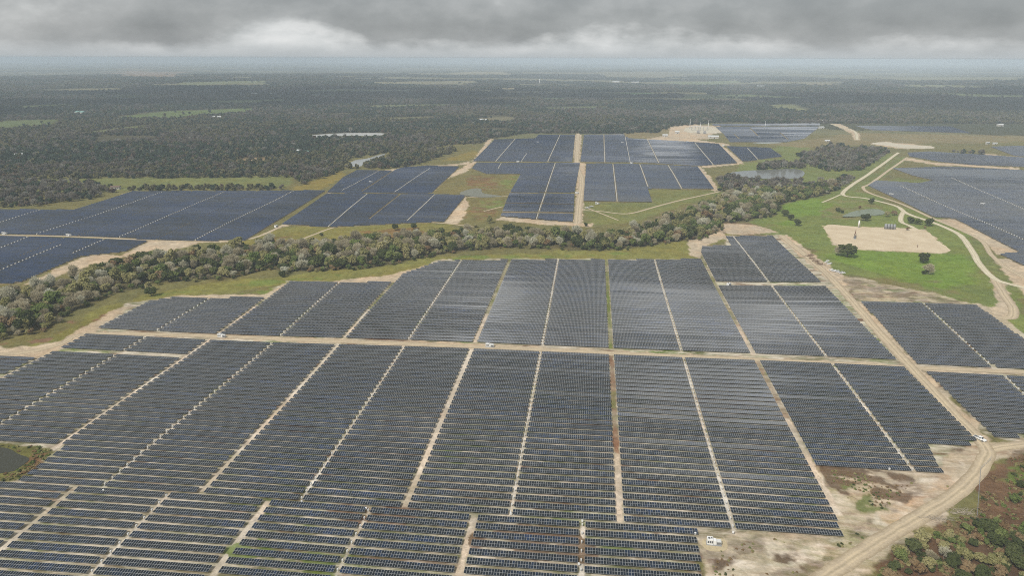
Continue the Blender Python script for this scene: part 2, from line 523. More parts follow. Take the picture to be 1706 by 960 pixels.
FIELD = (0.135, 0.130, 0.050)
ZONES = [
    # name, albedo, feather m, ragged m, polygons
    ('oldgrass', (0.150, 0.140, 0.055), 12, 25, [[(-100, 300), (500, 262), (760, 240), (1190, 222), (1480, 225), (1800, 235), (1800, 1050), (-100, 1050)]]),
    ('belt_strip', (0.185, 0.178, 0.052), 4, 8, [[(-60, 600), (60, 572), (150, 520), (235, 495), (330, 470), (500, 456), (740, 427), (920, 420), (1165, 392),
                                               (1220, 385), (1165, 435), (735, 437), (640, 473), (480, 474), (300, 500), (150, 556), (60, 598)]]),
    ('strip_green', (0.145, 0.18, 0.045), 4, 8, [[(190, 498), (260, 492), (420, 470), (560, 460), (470, 472), (300, 488)], [(380, 492), (437, 489), (470, 474), (540, 468), (440, 497)],
                                              [(690, 440), (800, 425), (950, 424), (1080, 418), (1000, 428), (735, 434)]]),
    ('bank_red', (0.20, 0.12, 0.07), 4, 6, [[(120, 548), (170, 525), (230, 512), (245, 520), (190, 533), (140, 552)], [(10, 575), (90, 555), (120, 535), (135, 540), (80, 572)]]),
    ('rear_strip', (0.185, 0.172, 0.050), 4, 8, [[(400, 405), (470, 380), (560, 375), (760, 372), (760, 395), (600, 400), (470, 408)]]),
    ('rear_red', (0.19, 0.125, 0.05), 4, 8, [[(600, 385), (690, 380), (740, 390), (680, 402), (590, 402)], [(455, 395), (530, 390), (520, 402), (450, 405)]]),
    ('left_field', (0.150, 0.165, 0.060), 4, 4, [[(-60, 300), (77, 297), (150, 297), (490, 293), (480, 312), (150, 319), (-60, 320)]]),
    ('yellow', (0.21, 0.17, 0.045), 4, 5, [[(482, 316), (570, 282), (574, 293), (532, 318)], [(735, 268), (790, 250), (800, 256), (780, 268)]]),
    ('basin', (0.165, 0.145, 0.055), 4, 8, [[(765, 279), (787, 283), (810, 291), (868, 291), (834, 363), (790, 378), (742, 374), (776, 327), (719, 322)]]),
    ('basin_green', (0.15, 0.175, 0.05), 4, 8, [[(836, 300), (850, 292), (869, 291), (860, 314), (842, 312)], [(800, 334), (843, 333), (838, 345), (800, 348)]]),
    ('basin_rust', (0.17, 0.11, 0.05), 5, 10, [[(785, 292), (822, 296), (830, 312), (800, 318), (775, 308)], [(788, 345), (830, 350), (820, 365), (780, 368)]]),
    ('mid_green', (0.155, 0.165, 0.055), 4, 6, [[(970, 337), (1086, 338), (1080, 316), (1192, 317), (1215, 322), (1130, 345), (1060, 370), (985, 376)]]),
    ('mid_brown', (0.185, 0.14, 0.085), 5, 8, [[(1090, 362), (1150, 345), (1195, 368), (1300, 372), (1300, 392), (1215, 394), (1165, 398), (1060, 410)]]),
    ('meadow', (0.148, 0.182, 0.050), 8, 16, [[(1235, 388), (1285, 375), (1260, 372), (1300, 345), (1390, 324), (1405, 318), (1450, 323), (1500, 345), (1590, 372), (1640, 440), (1720, 500),
                                            (1720, 620), (1665, 520), (1630, 508), (1480, 466), (1400, 455), (1345, 430), (1310, 391)]]),
    ('meadow_bright', (0.138, 0.208, 0.034), 14, 22, [[(1385, 428), (1420, 418), (1500, 420), (1600, 425), (1620, 450), (1640, 480), (1560, 475), (1440, 450)], [(1305, 345), (1370, 330), (1400, 340), (1380, 360), (1310, 372)]]),
    ('meadow_olive', (0.17, 0.165, 0.065), 8, 14, [[(1375, 335), (1430, 332), (1480, 345), (1440, 362), (1380, 362)], [(1430, 462), (1560, 470), (1640, 500), (1600, 505), (1470, 480)]]),
    ('green_far', (0.150, 0.175, 0.055), 6, 10, [[(1192, 316), (1236, 272), (1320, 262), (1345, 262), (1480, 255), (1495, 258), (1405, 318), (1340, 315), (1270, 320)], [(1236, 270), (1302, 262), (1285, 247), (1310, 240), (1345, 246), (1345, 262)]]),
    ('verge_right', (0.145, 0.165, 0.055), 4, 6, [[(1500, 262), (1512, 262), (1462, 302), (1440, 316), (1405, 322)], [(1612, 378), (1630, 400), (1655, 440), (1720, 480), (1720, 500), (1650, 462)], [(1470, 308), (1560, 309), (1540, 300), (1490, 297)]]),
    ('far_tan', (0.20, 0.17, 0.085), 10, 20, [[(1290, 240), (1420, 222), (1460, 222), (1720, 226), (1720, 236), (1460, 240), (1330, 246)], [(1000, 226), (1120, 212), (1150, 232), (1050, 231)]]),
    ('arr', (0.28, 0.225, 0.15), 3, 4, [ARR_NEAR, ARR_E]),
    ('sandflat', (0.43, 0.345, 0.245), 3, 7, [[(1348, 770), (1560, 785), (1620, 742), (1660, 742), (1590, 830), (1380, 980), (1172, 980), (1165, 884), (1410, 902)],
                                              [(1398, 470), (1410, 462), (1500, 478), (1640, 512), (1670, 530), (1720, 590), (1700, 566), (1628, 507), (1430, 500)],
                                              [(1640, 742), (1720, 735), (1720, 748), (1650, 760)]]),
    ('sandflat_green', (0.14, 0.16, 0.055), 2, 5, [[(1420, 472), (1440, 470), (1500, 482), (1540, 492), (1500, 490)]]),
    ('front_green', (0.13, 0.19, 0.035), 4, 9, [[(330, 900), (430, 897), (560, 928), (540, 968), (360, 962)], [(1010, 905), (1060, 905), (1060, 925), (1010, 920)]]),
    ('front_red', (0.15, 0.085, 0.05), 3, 8, [[(770, 876), (960, 885), (965, 925), (800, 912)], [(560, 850), (680, 858), (700, 880), (580, 876)], [(1040, 770), (1080, 770), (1090, 800), (1040, 800)]]),
    ('mauve', (0.185, 0.125, 0.092), 3, 8, [[(1172, 905), (1200, 888), (1405, 900), (1450, 850), (1520, 810), (1540, 830), (1440, 890), (1330, 965), (1180, 985)], [(1340, 470), (1410, 465), (1520, 488), (1600, 507), (1430, 498)]]),
    ('whitesand', (0.60, 0.53, 0.44), 3, 6, [[(1190, 925), (1260, 905), (1400, 905), (1500, 840), (1560, 790), (1600, 760), (1590, 810), (1480, 880), (1330, 960), (1200, 975)], [(1350, 772), (1420, 782), (1400, 850), (1420, 890)]]),
    ('reds', (0.115, 0.075, 0.045), 3, 6, [[(1380, 786), (1450, 782), (1520, 800), (1515, 830), (1450, 846), (1395, 825)], [(1535, 746), (1600, 746), (1595, 752), (1550, 758)], [(1200, 925), (1240, 930), (1230, 945), (1205, 942)],
                                         [(1290, 925), (1330, 930), (1340, 950), (1300, 955)]]),
    ('greens', (0.12, 0.145, 0.045), 3, 6, [[(1420, 830), (1470, 832), (1475, 848), (1430, 848)], [(1395, 810), (1415, 805), (1420, 822), (1400, 824)]]),
    ('rustfield', (0.130, 0.080, 0.045), 3, 8, [[(1720, 748), (1680, 757), (1655, 772), (1640, 795), (1628, 845), (1560, 872), (1480, 912), (1430, 985), (1720, 985)]]),
    ('rust_green', (0.115, 0.15, 0.035), 3, 8, [[(1660, 770), (1720, 765), (1720, 830), (1690, 815), (1655, 800)], [(1640, 780), (1665, 775), (1660, 800)]]),
    ('woodfloor', (0.105, 0.064, 0.036), 3, 8, [[(1720, 866), (1640, 862), (1560, 882), (1500, 912), (1450, 960), (1430, 1050), (1720, 1050)]]),
    ('pondbank', (0.13, 0.125, 0.04), 2, 4, [[(-60, 738), (60, 742), (88, 752), (70, 775), (40, 800), (-60, 808)]]),
    ('pondrust', (0.17, 0.10, 0.05), 2, 4, [[(40, 768), (75, 755), (80, 762), (45, 792), (30, 790)]]),
    ('sand', (0.45, 0.37, 0.265), 2, 3, [
        [(-60, 583), (60, 577), (105, 566), (150, 540), (195, 513), (228, 509), (205, 520), (160, 550), (120, 575), (60, 600), (-60, 600)],
        [(150, 552), (360, 556), (560, 565), (790, 573), (1018, 583), (1018, 592), (790, 583), (560, 573), (360, 564), (150, 560)],
        [(795, 574), (900, 578), (1018, 584), (1140, 591), (1260, 597), (1510, 608), (1525, 616), (1260, 602), (1140, 597), (1000, 592), (790, 583)],
        [(1525, 612), (1720, 618), (1720, 625), (1535, 620)],
        [(247, 401), (320, 401), (420, 398), (490, 368), (545, 322), (553, 318), (548, 326), (500, 368), (470, 380), (400, 402), (330, 404), (300, 416), (240, 426), (200, 428)],
        [(225, 412), (275, 402), (330, 404), (260, 422), (210, 426)],
        [(150, 424), (180, 424), (205, 428), (120, 452), (60, 472), (30, 478), (80, 455)],
        [(122, 351), (180, 333), (222, 318), (214, 330), (160, 348)],
        [(1143, 392), (1205, 385), (1212, 396), (1180, 410), (1168, 432), (1150, 425)],
        [(957, 224), (969, 224), (966, 271), (976, 272), (971, 371), (956, 371), (962, 300), (956, 271)],
        [(740, 372), (775, 328), (782, 340), (770, 365), (760, 373)],
        [(787, 269), (812, 233), (822, 231), (792, 272), (780, 284), (740, 300), (720, 322), (755, 288)],
        [(640, 284), (690, 277), (765, 273), (785, 268), (780, 274), (710, 279), (660, 286)],
        [(1160, 277), (1168, 277), (1200, 316), (1190, 320), (1178, 305)],
        [(1168, 276), (1236, 270), (1240, 273), (1170, 280)],
        [(1200, 240), (1240, 271), (1228, 273), (1192, 241)],
        [(1060, 234), (1110, 226), (1140, 230), (1215, 240), (1215, 243), (1140, 237)],
        [(834, 359), (954, 371), (990, 372), (985, 378), (900, 374), (830, 366)],
        [(1135, 365), (1170, 372), (1255, 374), (1300, 388), (1220, 391), (1190, 383)],
        [(1555, 365), (1600, 364), (1640, 385), (1700, 420), (1662, 424), (1640, 405), (1600, 383)],
        [(1655, 432), (1680, 432), (1720, 450), (1720, 500), (1690, 475)],
        [(1655, 470), (1672, 472), (1690, 510), (1695, 525), (1670, 530), (1640, 520), (1660, 505)],
        [(1292, 392), (1312, 391), (1400, 455), (1420, 500), (1440, 504), (1530, 606), (1655, 735), (1640, 748), (1510, 609), (1398, 482)],
        [(1370, 376), (1430, 378), (1500, 380), (1541, 383), (1563, 400), (1582, 423), (1480, 419), (1420, 416), (1390, 409)],
        [(1180, 895), (1213, 897), (1213, 918), (1190, 921), (1170, 915), (1168, 900)],
        [(1385, 206), (1400, 206), (1420, 216), (1432, 222), (1432, 233), (1422, 233), (1418, 222)],
        [(1448, 240), (1475, 236), (1550, 243), (1556, 247), (1500, 248), (1470, 243)],
        [(1640, 256), (1700, 262), (1690, 266), (1640, 261)],
        [(1115, 212), (1148, 207), (1200, 210), (1212, 219), (1180, 225), (1180, 232), (1130, 232), (1112, 230)],
        [(410, 265), (435, 263), (428, 270), (410, 268)],
        [(1510, 262), (1567, 272), (1620, 274), (1700, 280), (1700, 284), (1620, 278), (1560, 275), (1505, 266)],
        [(300, 492), (440, 490), (470, 475), (560, 468), (650, 458), (720, 440), (740, 432), (735, 440), (655, 472), (480, 476), (440, 499), (300, 500), (215, 512)],
    ]),
    ('sand_tan', (0.47, 0.33, 0.21), 3, 6, [[(1480, 850), (1530, 808), (1580, 795), (1590, 815), (1545, 850), (1490, 870)], [(1640, 545), (1670, 540), (1720, 590), (1720, 565)]]),
]
PATCHY = ('whitesand', 'reds', 'greens', 'front_green', 'front_red', 'mauve', 'bank_red', 'strip_green', 'rear_red', 'basin_rust', 'basin_green', 'rust_green', 'sandflat_green', 'sand_tan', 'mid_brown', 'meadow_olive')
FIELDS_FAR = [
    ([(187, 198), (234, 188), (290, 184), (424, 180), (418, 187), (300, 196), (240, 198)], (0.11, 0.15, 0.05)),
    ([(122, 224), (214, 211), (254, 207), (234, 215), (150, 224)], (0.13, 0.15, 0.06)),
    ([(-60, 202), (100, 199), (100, 209), (-60, 222)], (0.11, 0.14, 0.055)),
    ([(1276, 175), (1323, 172), (1356, 182), (1343, 187), (1290, 181)], (0.17, 0.18, 0.08)),
    ([(784, 197), (857, 195), (853, 203), (804, 203)], (0.15, 0.14, 0.08)),
    ([(1041, 156), (1094, 153), (1090, 158), (1045, 159)], (0.13, 0.22, 0.08)),
    ([(905, 163), (960, 161), (960, 166), (905, 168)], (0.11, 0.16, 0.07)),
    ([(500, 150), (560, 148), (700, 150), (690, 153), (520, 154)], (0.12, 0.14, 0.07)),
    ([(440, 158), (570, 157), (570, 160), (440, 160)], (0.14, 0.18, 0.09)),
    ([(1136, 158), (1250, 157), (1350, 162), (1340, 166), (1240, 163), (1140, 164)], (0.12, 0.15, 0.06)),
    ([(1340, 138), (1400, 136), (1410, 142), (1345, 144)], (0.2, 0.18, 0.1)),
    ([(1500, 140), (1640, 142), (1640, 148), (1510, 147)], (0.16, 0.17, 0.08)),
    ([(1570, 155), (1706, 158), (1706, 165), (1600, 163)], (0.12, 0.15, 0.06)),
    ([(515, 224), (640, 222), (640, 228), (515, 231)], (0.14, 0.15, 0.07)),
    ([(834, 147), (860, 146), (858, 151), (838, 151)], (0.25, 0.22, 0.13)),
    ([(200, 118), (300, 120), (290, 128), (200, 127)], (0.22, 0.16, 0.10)),
    ([(780, 118), (860, 120), (850, 125), (770, 124)], (0.25, 0.23, 0.14)),
    ([(340, 268), (440, 262), (450, 268), (345, 272)], (0.20, 0.15, 0.08)),
    ([(20, 176), (110, 173), (130, 178), (40, 181)], (0.12, 0.15, 0.06)),
    ([(330, 168), (470, 165), (480, 169), (350, 172)], (0.13, 0.17, 0.07)),
    ([(600, 176), (760, 173), (770, 177), (620, 180)], (0.13, 0.15, 0.07)),
    ([(60, 148), (200, 146), (210, 151), (80, 153)], (0.17, 0.16, 0.09)),
    ([(620, 136), (790, 134), (800, 139), (640, 141)], (0.20, 0.19, 0.11)),
    ([(900, 178), (1010, 176), (1020, 181), (915, 183)], (0.12, 0.15, 0.06)),
    ([(1380, 172), (1520, 170), (1540, 176), (1400, 179)], (0.16, 0.16, 0.08)),
    ([(1120, 136), (1230, 134), (1240, 139), (1130, 141)], (0.15, 0.18, 0.08)),
    ([(1480, 130), (1690, 129), (1700, 134), (1500, 135)], (0.19, 0.19, 0.11)),
    ([(300, 136), (440, 134), (450, 139), (310, 141)], (0.16, 0.18, 0.09)),
    ([(640, 196), (720, 193), (730, 198), (655, 201)], (0.14, 0.14, 0.07)),
    ([(1190, 208), (1800, 208), (1800, 262), (1450, 250), (1340, 240), (1190, 235)], None),
]
WOODS = [  # polygons (photo pixels at the trees' feet) of the woods beyond the arrays
    [(-100, 300), (-100, 180), (1800, 180), (1800, 207), (1560, 206), (1190, 205), (1120, 211), (1095, 222), (1040, 223), (880, 222), (830, 230), (795, 240),
     (745, 258), (690, 277), (640, 282), (580, 282), (500, 310), (490, 296), (150, 298), (80, 300)],
    [(-60, 320), (-60, 307), (30, 302), (80, 304), (150, 306), (192, 320), (150, 332), (60, 345), (-60, 347)],
    [(200, 319), (240, 312), (380, 311), (480, 312), (470, 317), (330, 318)],
    [(1336, 268), (1353, 279), (1383, 287), (1437, 284), (1460, 270), (1483, 254), (1457, 244), (1403, 240), (1383, 242), (1356, 254), (1330, 260)],
    [(1190, 305), (1212, 292), (1225, 300), (1250, 302), (1290, 304), (1370, 306), (1410, 296), (1425, 300), (1395, 318), (1340, 318), (1250, 322), (1200, 320)],
    [(1262, 276), (1290, 272), (1340, 272), (1340, 281), (1262, 283)],
    [(1480, 231), (1505, 229), (1560, 236), (1645, 246), (1650, 254), (1640, 260), (1585, 256), (1540, 240), (1490, 237)],
]
POND_HOLES = [[(575, 278), (590, 265), (650, 254), (645, 262), (605, 273), (600, 280)], [(505, 230), (545, 222), (645, 221), (635, 229), (565, 230)]]
BELT = [(-60, 585), (0, 568), (70, 553), (110, 525), (160, 503), (195, 488), (270, 470), (330, 467), (400, 463), (440, 449), (500, 454), (570, 450), (640, 443), (690, 433), (740, 423),
        (840, 413), (920, 416), (1010, 418), (1080, 410), (1130, 402), (1172, 399), (1198, 382), (1200, 372), (1245, 369), (1290, 360), (1305, 340), (1357, 329), (1385, 322),
        (1398, 308), (1375, 309), (1300, 316), (1240, 320), (1190, 334), (1135, 358), (1090, 372), (1040, 387), (1000, 398), (950, 391), (870, 388), (800, 386), (760, 392), (700, 392), (640, 398),
        (560, 404), (480, 408), (420, 412), (330, 420), (260, 428), (190, 440), (130, 464), (70, 480), (0, 486), (-60, 486)]
WOOD_NEAR = [(1720, 872), (1650, 872), (1600, 880), (1550, 896), (1500, 925), (1462, 958), (1440, 1010), (1440, 1060), (1720, 1060)]


# ------------------------------------------------------------------ ground sheet
def wgt(polys, x, y, feather, ragged, o):
    out = np.zeros(x.shape, np.float32)
    for P in polys:
        W = gp(P)
        m = feather + ragged * 1.8 + 3
        sel = (x > W[:, 0].min() - m) & (x < W[:, 0].max() + m) & (y > W[:, 1].min() - m) & (y < W[:, 1].max() + m)
        idx = np.nonzero(sel)[0]
        if not len(idx): continue
        xs, ys = x[idx], y[idx]
        d = sdf(W, xs, ys) + (fbm(xs, ys, max(ragged * 2.6, 4), o, 6) - 0.5) * 3.4 * ragged
        out[idx] = np.maximum(out[idx], 1 - smooth((d + feather / 2) / feather))
    return out


def far_wood_mask(x, y):
    d = np.hypot(x, y)
    n = fbm(x * 0.55, y, 620, 5, 5)
    thr = 0.61 - 0.045 * smooth((d - 4500) / 4000) - 0.025 * smooth((x - 200) / 2500)
    return n < thr


def build_ground():
    heading = YAW
    a_d = np.linspace(-R(44), R(44), 1050)
    a_s = np.linspace(R(44), 2 * math.pi - R(44), 90)[1:-1]
    A = np.concatenate([a_d, a_s]) + heading
    py = np.concatenate([np.linspace(104.9, 180, 130)[:-1], np.linspace(180, 1010, 640)])
    D = CAM_H / np.tan(np.arctan((py - 480) / FPX) + PITCH)
    D = np.concatenate([D, [120, 60, 5]])[::-1]
    nr, nc = len(D), len(A)
    X = D[:, None] * (-np.sin(A))[None, :]
    Y = D[:, None] * np.cos(A)[None, :]
    x = X.ravel(); y = Y.ravel()
    z = terrain(x, y)
    d = np.hypot(x, y)
    N = len(x)
    col = np.empty((N, 4), np.float32); col[:, 3] = 0
    # far country: woodland floor with fields
    wood = far_wood_mask(x, y) & (d > 1400)
    n = fbm(x * 0.5, y, 900, 9, 4)
    n2 = fbm(x * 0.6, y, 300, 12, 4)
    c_field = np.stack([0.11 + 0.09 * n, 0.125 + 0.05 * n, 0.05 + 0.06 * n], 1)
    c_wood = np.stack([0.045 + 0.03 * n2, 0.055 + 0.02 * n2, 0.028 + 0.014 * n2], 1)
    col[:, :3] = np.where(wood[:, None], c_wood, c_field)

    def lay(w, c):
        col[:, :3] = col[:, :3] * (1 - w[:, None]) + np.array(c, np.float32)[None, :] * w[:, None]
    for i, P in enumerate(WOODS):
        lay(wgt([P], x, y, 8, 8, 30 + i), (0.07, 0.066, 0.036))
    for i, (P, c) in enumerate(FIELDS_FAR):
        if c is not None:
            sz = 6 + 0.02 * np.hypot(*g(*P[0]))
            lay(wgt([P], x, y, sz * 0.6, sz, 60 + i), c)
    arr_w = np.zeros(N, np.float32)
    for i, (nm, c, fe, ra, polys) in enumerate(ZONES):
        wv = wgt(polys, x, y, fe, ra, 90 + i)
        if nm in PATCHY:
            k_ = np.nonzero(wv > 0)[0]
            wv[k_] *= smooth((fbm(x[k_] * .6, y[k_], 9 if nm not in ('mauve', 'whitesand') else 7, 340 + i, 5) - (.40 if nm != 'whitesand' else .47)) / .12)
        lay(wv, c)
        if nm == 'arr':
            arr_w = np.maximum(arr_w, wv)
        elif nm in ('sand', 'sandflat', 'pondbank'):
            arr_w = arr_w * (1 - wv * 0.9)
        if nm in ('front_green', 'front_red', 'reds', 'greens'):
            arr_w = arr_w * (1 - wv * 0.75)
        if nm == 'sandflat':
            arr_w = np.maximum(arr_w, wv * 0.45)
    for i, blk in enumerate(BLOCKS):
        if blk['far']:
            lay(wgt([blk['poly']], x, y, 3, 2, 140 + i), (0.20, 0.17, 0.105))
    ARRM = arr_w.copy()
    for (lx, y0, y1, wd, c, st) in LANE_ZONES:
        sel = np.nonzero((np.abs(x - lx) < wd + 6) & (y > y0 - 10) & (y < y1 + 10))[0]
        xs, ys = x[sel], y[sel]
        d = np.maximum(np.abs(xs - lx) - wd / 2, np.maximum(y0 - ys, ys - y1)) + (fbm(xs, ys, 5, 260 + int(abs(lx)) % 40, 3) - .5) * 2.2
        wv = np.zeros(N, np.float32); wv[sel] = (1 - smooth((d + .7) / 1.4)) * (ARRM[sel] > .4) * st * (0.45 + 1.1 * np.clip(fbm(xs, ys, 14, 290 + int(abs(lx)) % 40, 3) - .25, 0, .5))
        lay(wv, c); arr_w = arr_w * (1 - np.minimum(wv * 1.15, 1))
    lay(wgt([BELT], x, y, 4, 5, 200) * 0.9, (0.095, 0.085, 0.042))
    col[:, 3] = arr_w
    V = np.stack([x, y, z], 1)
    V = np.concatenate([V, [[0, 0, float(terrain(0, 0))]]])
    col = np.concatenate([col, [[0.1, 0.1, 0.05, 0]]]).astype(np.float32)
    i = np.arange(nr - 1)[:, None]; j = np.arange(nc)[None, :]; j2 = (j + 1) % nc
    Q = np.stack([i * nc + j, (i + 1) * nc + j, (i + 1) * nc + j2, i * nc + j2], -1).reshape(-1, 4)
    j = np.arange(nc)
    T = np.stack([np.full(nc, nr * nc), j, (j + 1) % nc], 1)
    # make faces point up
    q = Q[0]
    e1 = V[q[1]] - V[q[0]]; e2 = V[q[3]] - V[q[0]]
    if np.cross(e1, e2)[2] < 0:
        Q = Q[:, ::-1]; T = T[:, ::-1]
    m, nt, b = new_mat('ground_soil_and_grass')
    at = nt.nodes.new('ShaderNodeAttribute'); at.attribute_name = 'zone'
    base, a = at.outputs['Color'], at.outputs['Alpha']
    pos = world_pos(nt)
    # tufts and bare spots at several sizes
    f1 = noise_node(nt, 0.05, 5, 0.65, pos, 0.3)
    f2 = noise_node(nt, 0.35, 5, 0.7, pos)
    f3 = noise_node(nt, 0.010, 4, 0.6, pos)
    k = math_(nt, 'ADD', math_(nt, 'MULTIPLY_ADD', f1, 0.55, 0.40), math_(nt, 'MULTIPLY_ADD', f2, 0.75, -0.02))
    k = math_(nt, 'MULTIPLY', k, math_(nt, 'MULTIPLY_ADD', f3, 0.5, 0.75))
    k = math_(nt, 'MULTIPLY', k, math_(nt, 'MULTIPLY_ADD', ramp(nt, noise_node(nt, 0.13, 6, 0.72, pos, 0.8), [(0.36, 0.0), (0.64, 1.0)]), 0.42, 0.80))
    c = mix(nt, base, k, 1.0, 'MULTIPLY')
    f4 = noise_node(nt, 1.1, 5, 0.75, pos)
    c = mix(nt, c, math_(nt, 'MULTIPLY_ADD', f4, 1.1, 0.45), 1.0, 'MULTIPLY')
    # hue drift
    c = mix(nt, c, mix(nt, c, (1.09, 0.99, 0.91), 1.0, 'MULTIPLY'), ramp(nt, noise_node(nt, 0.028, 5, 0.6, pos, 0.5), [(0.42, 0.0), (0.62, 1.0)]))
    # array floor: sand washed along the rows, grass, rust-red weeds
    st = world_pos(nt, (0.045, 0.22, 1))
    sfac = ramp(nt, noise_node(nt, 1.0, 6, 0.68, st, 0.6), [(0.37, 0.0), (0.55, 1.0)])
    gfac = ramp(nt, noise_node(nt, 0.014, 4, 0.6, pos, 0.4), [(0.42, 0.0), (0.62, 1.0)])
    gdet = ramp(nt, noise_node(nt, 1.0, 5, 0.7, world_pos(nt, (0.09, 0.3, 1))), [(0.36, 0.0), (0.6, 1.0)])
    rfac = ramp(nt, noise_node(nt, 1.0, 5, 0.65, world_pos(nt, (0.03, 0.13, 1)), 0.5), [(0.55, 0.0), (0.66, 1.0)])
    soil = mix(nt, (0.29, 0.225, 0.155), (0.68, 0.60, 0.49), sfac)
    grass = mix(nt, (0.10, 0.115, 0.035), (0.13, 0.20, 0.03), ramp(nt, noise_node(nt, 0.02, 3, 0.6, pos), [(0.45, 0.0), (0.65, 1.0)]))
    floor = mix(nt, soil, grass, math_(nt, 'MULTIPLY', gdet, math_(nt, 'MULTIPLY_ADD', gfac, 0.65, 0.38)))
    floor = mix(nt, floor, (0.155, 0.075, 0.042), math_(nt, 'MULTIPLY', rfac, 0.85))
    floor = mix(nt, floor, math_(nt, 'MULTIPLY_ADD', f2, 0.8, 0.6), 1.0, 'MULTIPLY')
    c = mix(nt, c, floor, a)
    nt.links.new(c, b.inputs['Base Color'])
    b.inputs['Roughness'].default_value = 1.0
    b.inputs['Specular IOR Level'].default_value = 0.05
    bp = nt.nodes.new('ShaderNodeBump'); bp.inputs['Strength'].default_value = 0.35; bp.inputs['Distance'].default_value = 0.6
    nt.links.new(f2, bp.inputs['Height']); nt.links.new(bp.outputs[0], b.inputs['Normal'])
    me = mesh_np('ground', V, [Q, T], [m], True)
    la = me.attributes.new('zone', 'FLOAT_COLOR', 'POINT')
    la.data.foreach_set('color', col.ravel())
    tag(link('ground', me), kind='structure')


# ------------------------------------------------------------------ solar arrays
PITCH_R = 5.05
SKEW = 0.012
MODW, MODL = 1.0, 1.62
TAB = 2 * MODL + 0.02
TILT = R(5)
HUB = 1.0
GRID0, GRIDS = 17.0, 44.6


def lane_near(k): return GRID0 + GRIDS * k


NEAR_LANES = [(lane_near(k), 3.2 if k % 2 == 0 else 1.9, 'wide' if k % 2 == 0 else 'narrow') for k in range(-9, 5)]
BOT_LANES = [(-261.5, 1.9, 'narrow'), (-217.5, 3.6, 'wide'), (-174.0, 1.9, 'narrow'), (-130.0, 3.4, 'wide'), (-86.0, 1.9, 'narrow'), (-42.0, 3.2, 'wide'), (2.2, 1.9, 'narrow')]


def L(*pairs):
    """lanes from pixel pairs: (pxA, pxB, width)"""
    return [('px', a, b, wd) for a, b, wd in pairs]


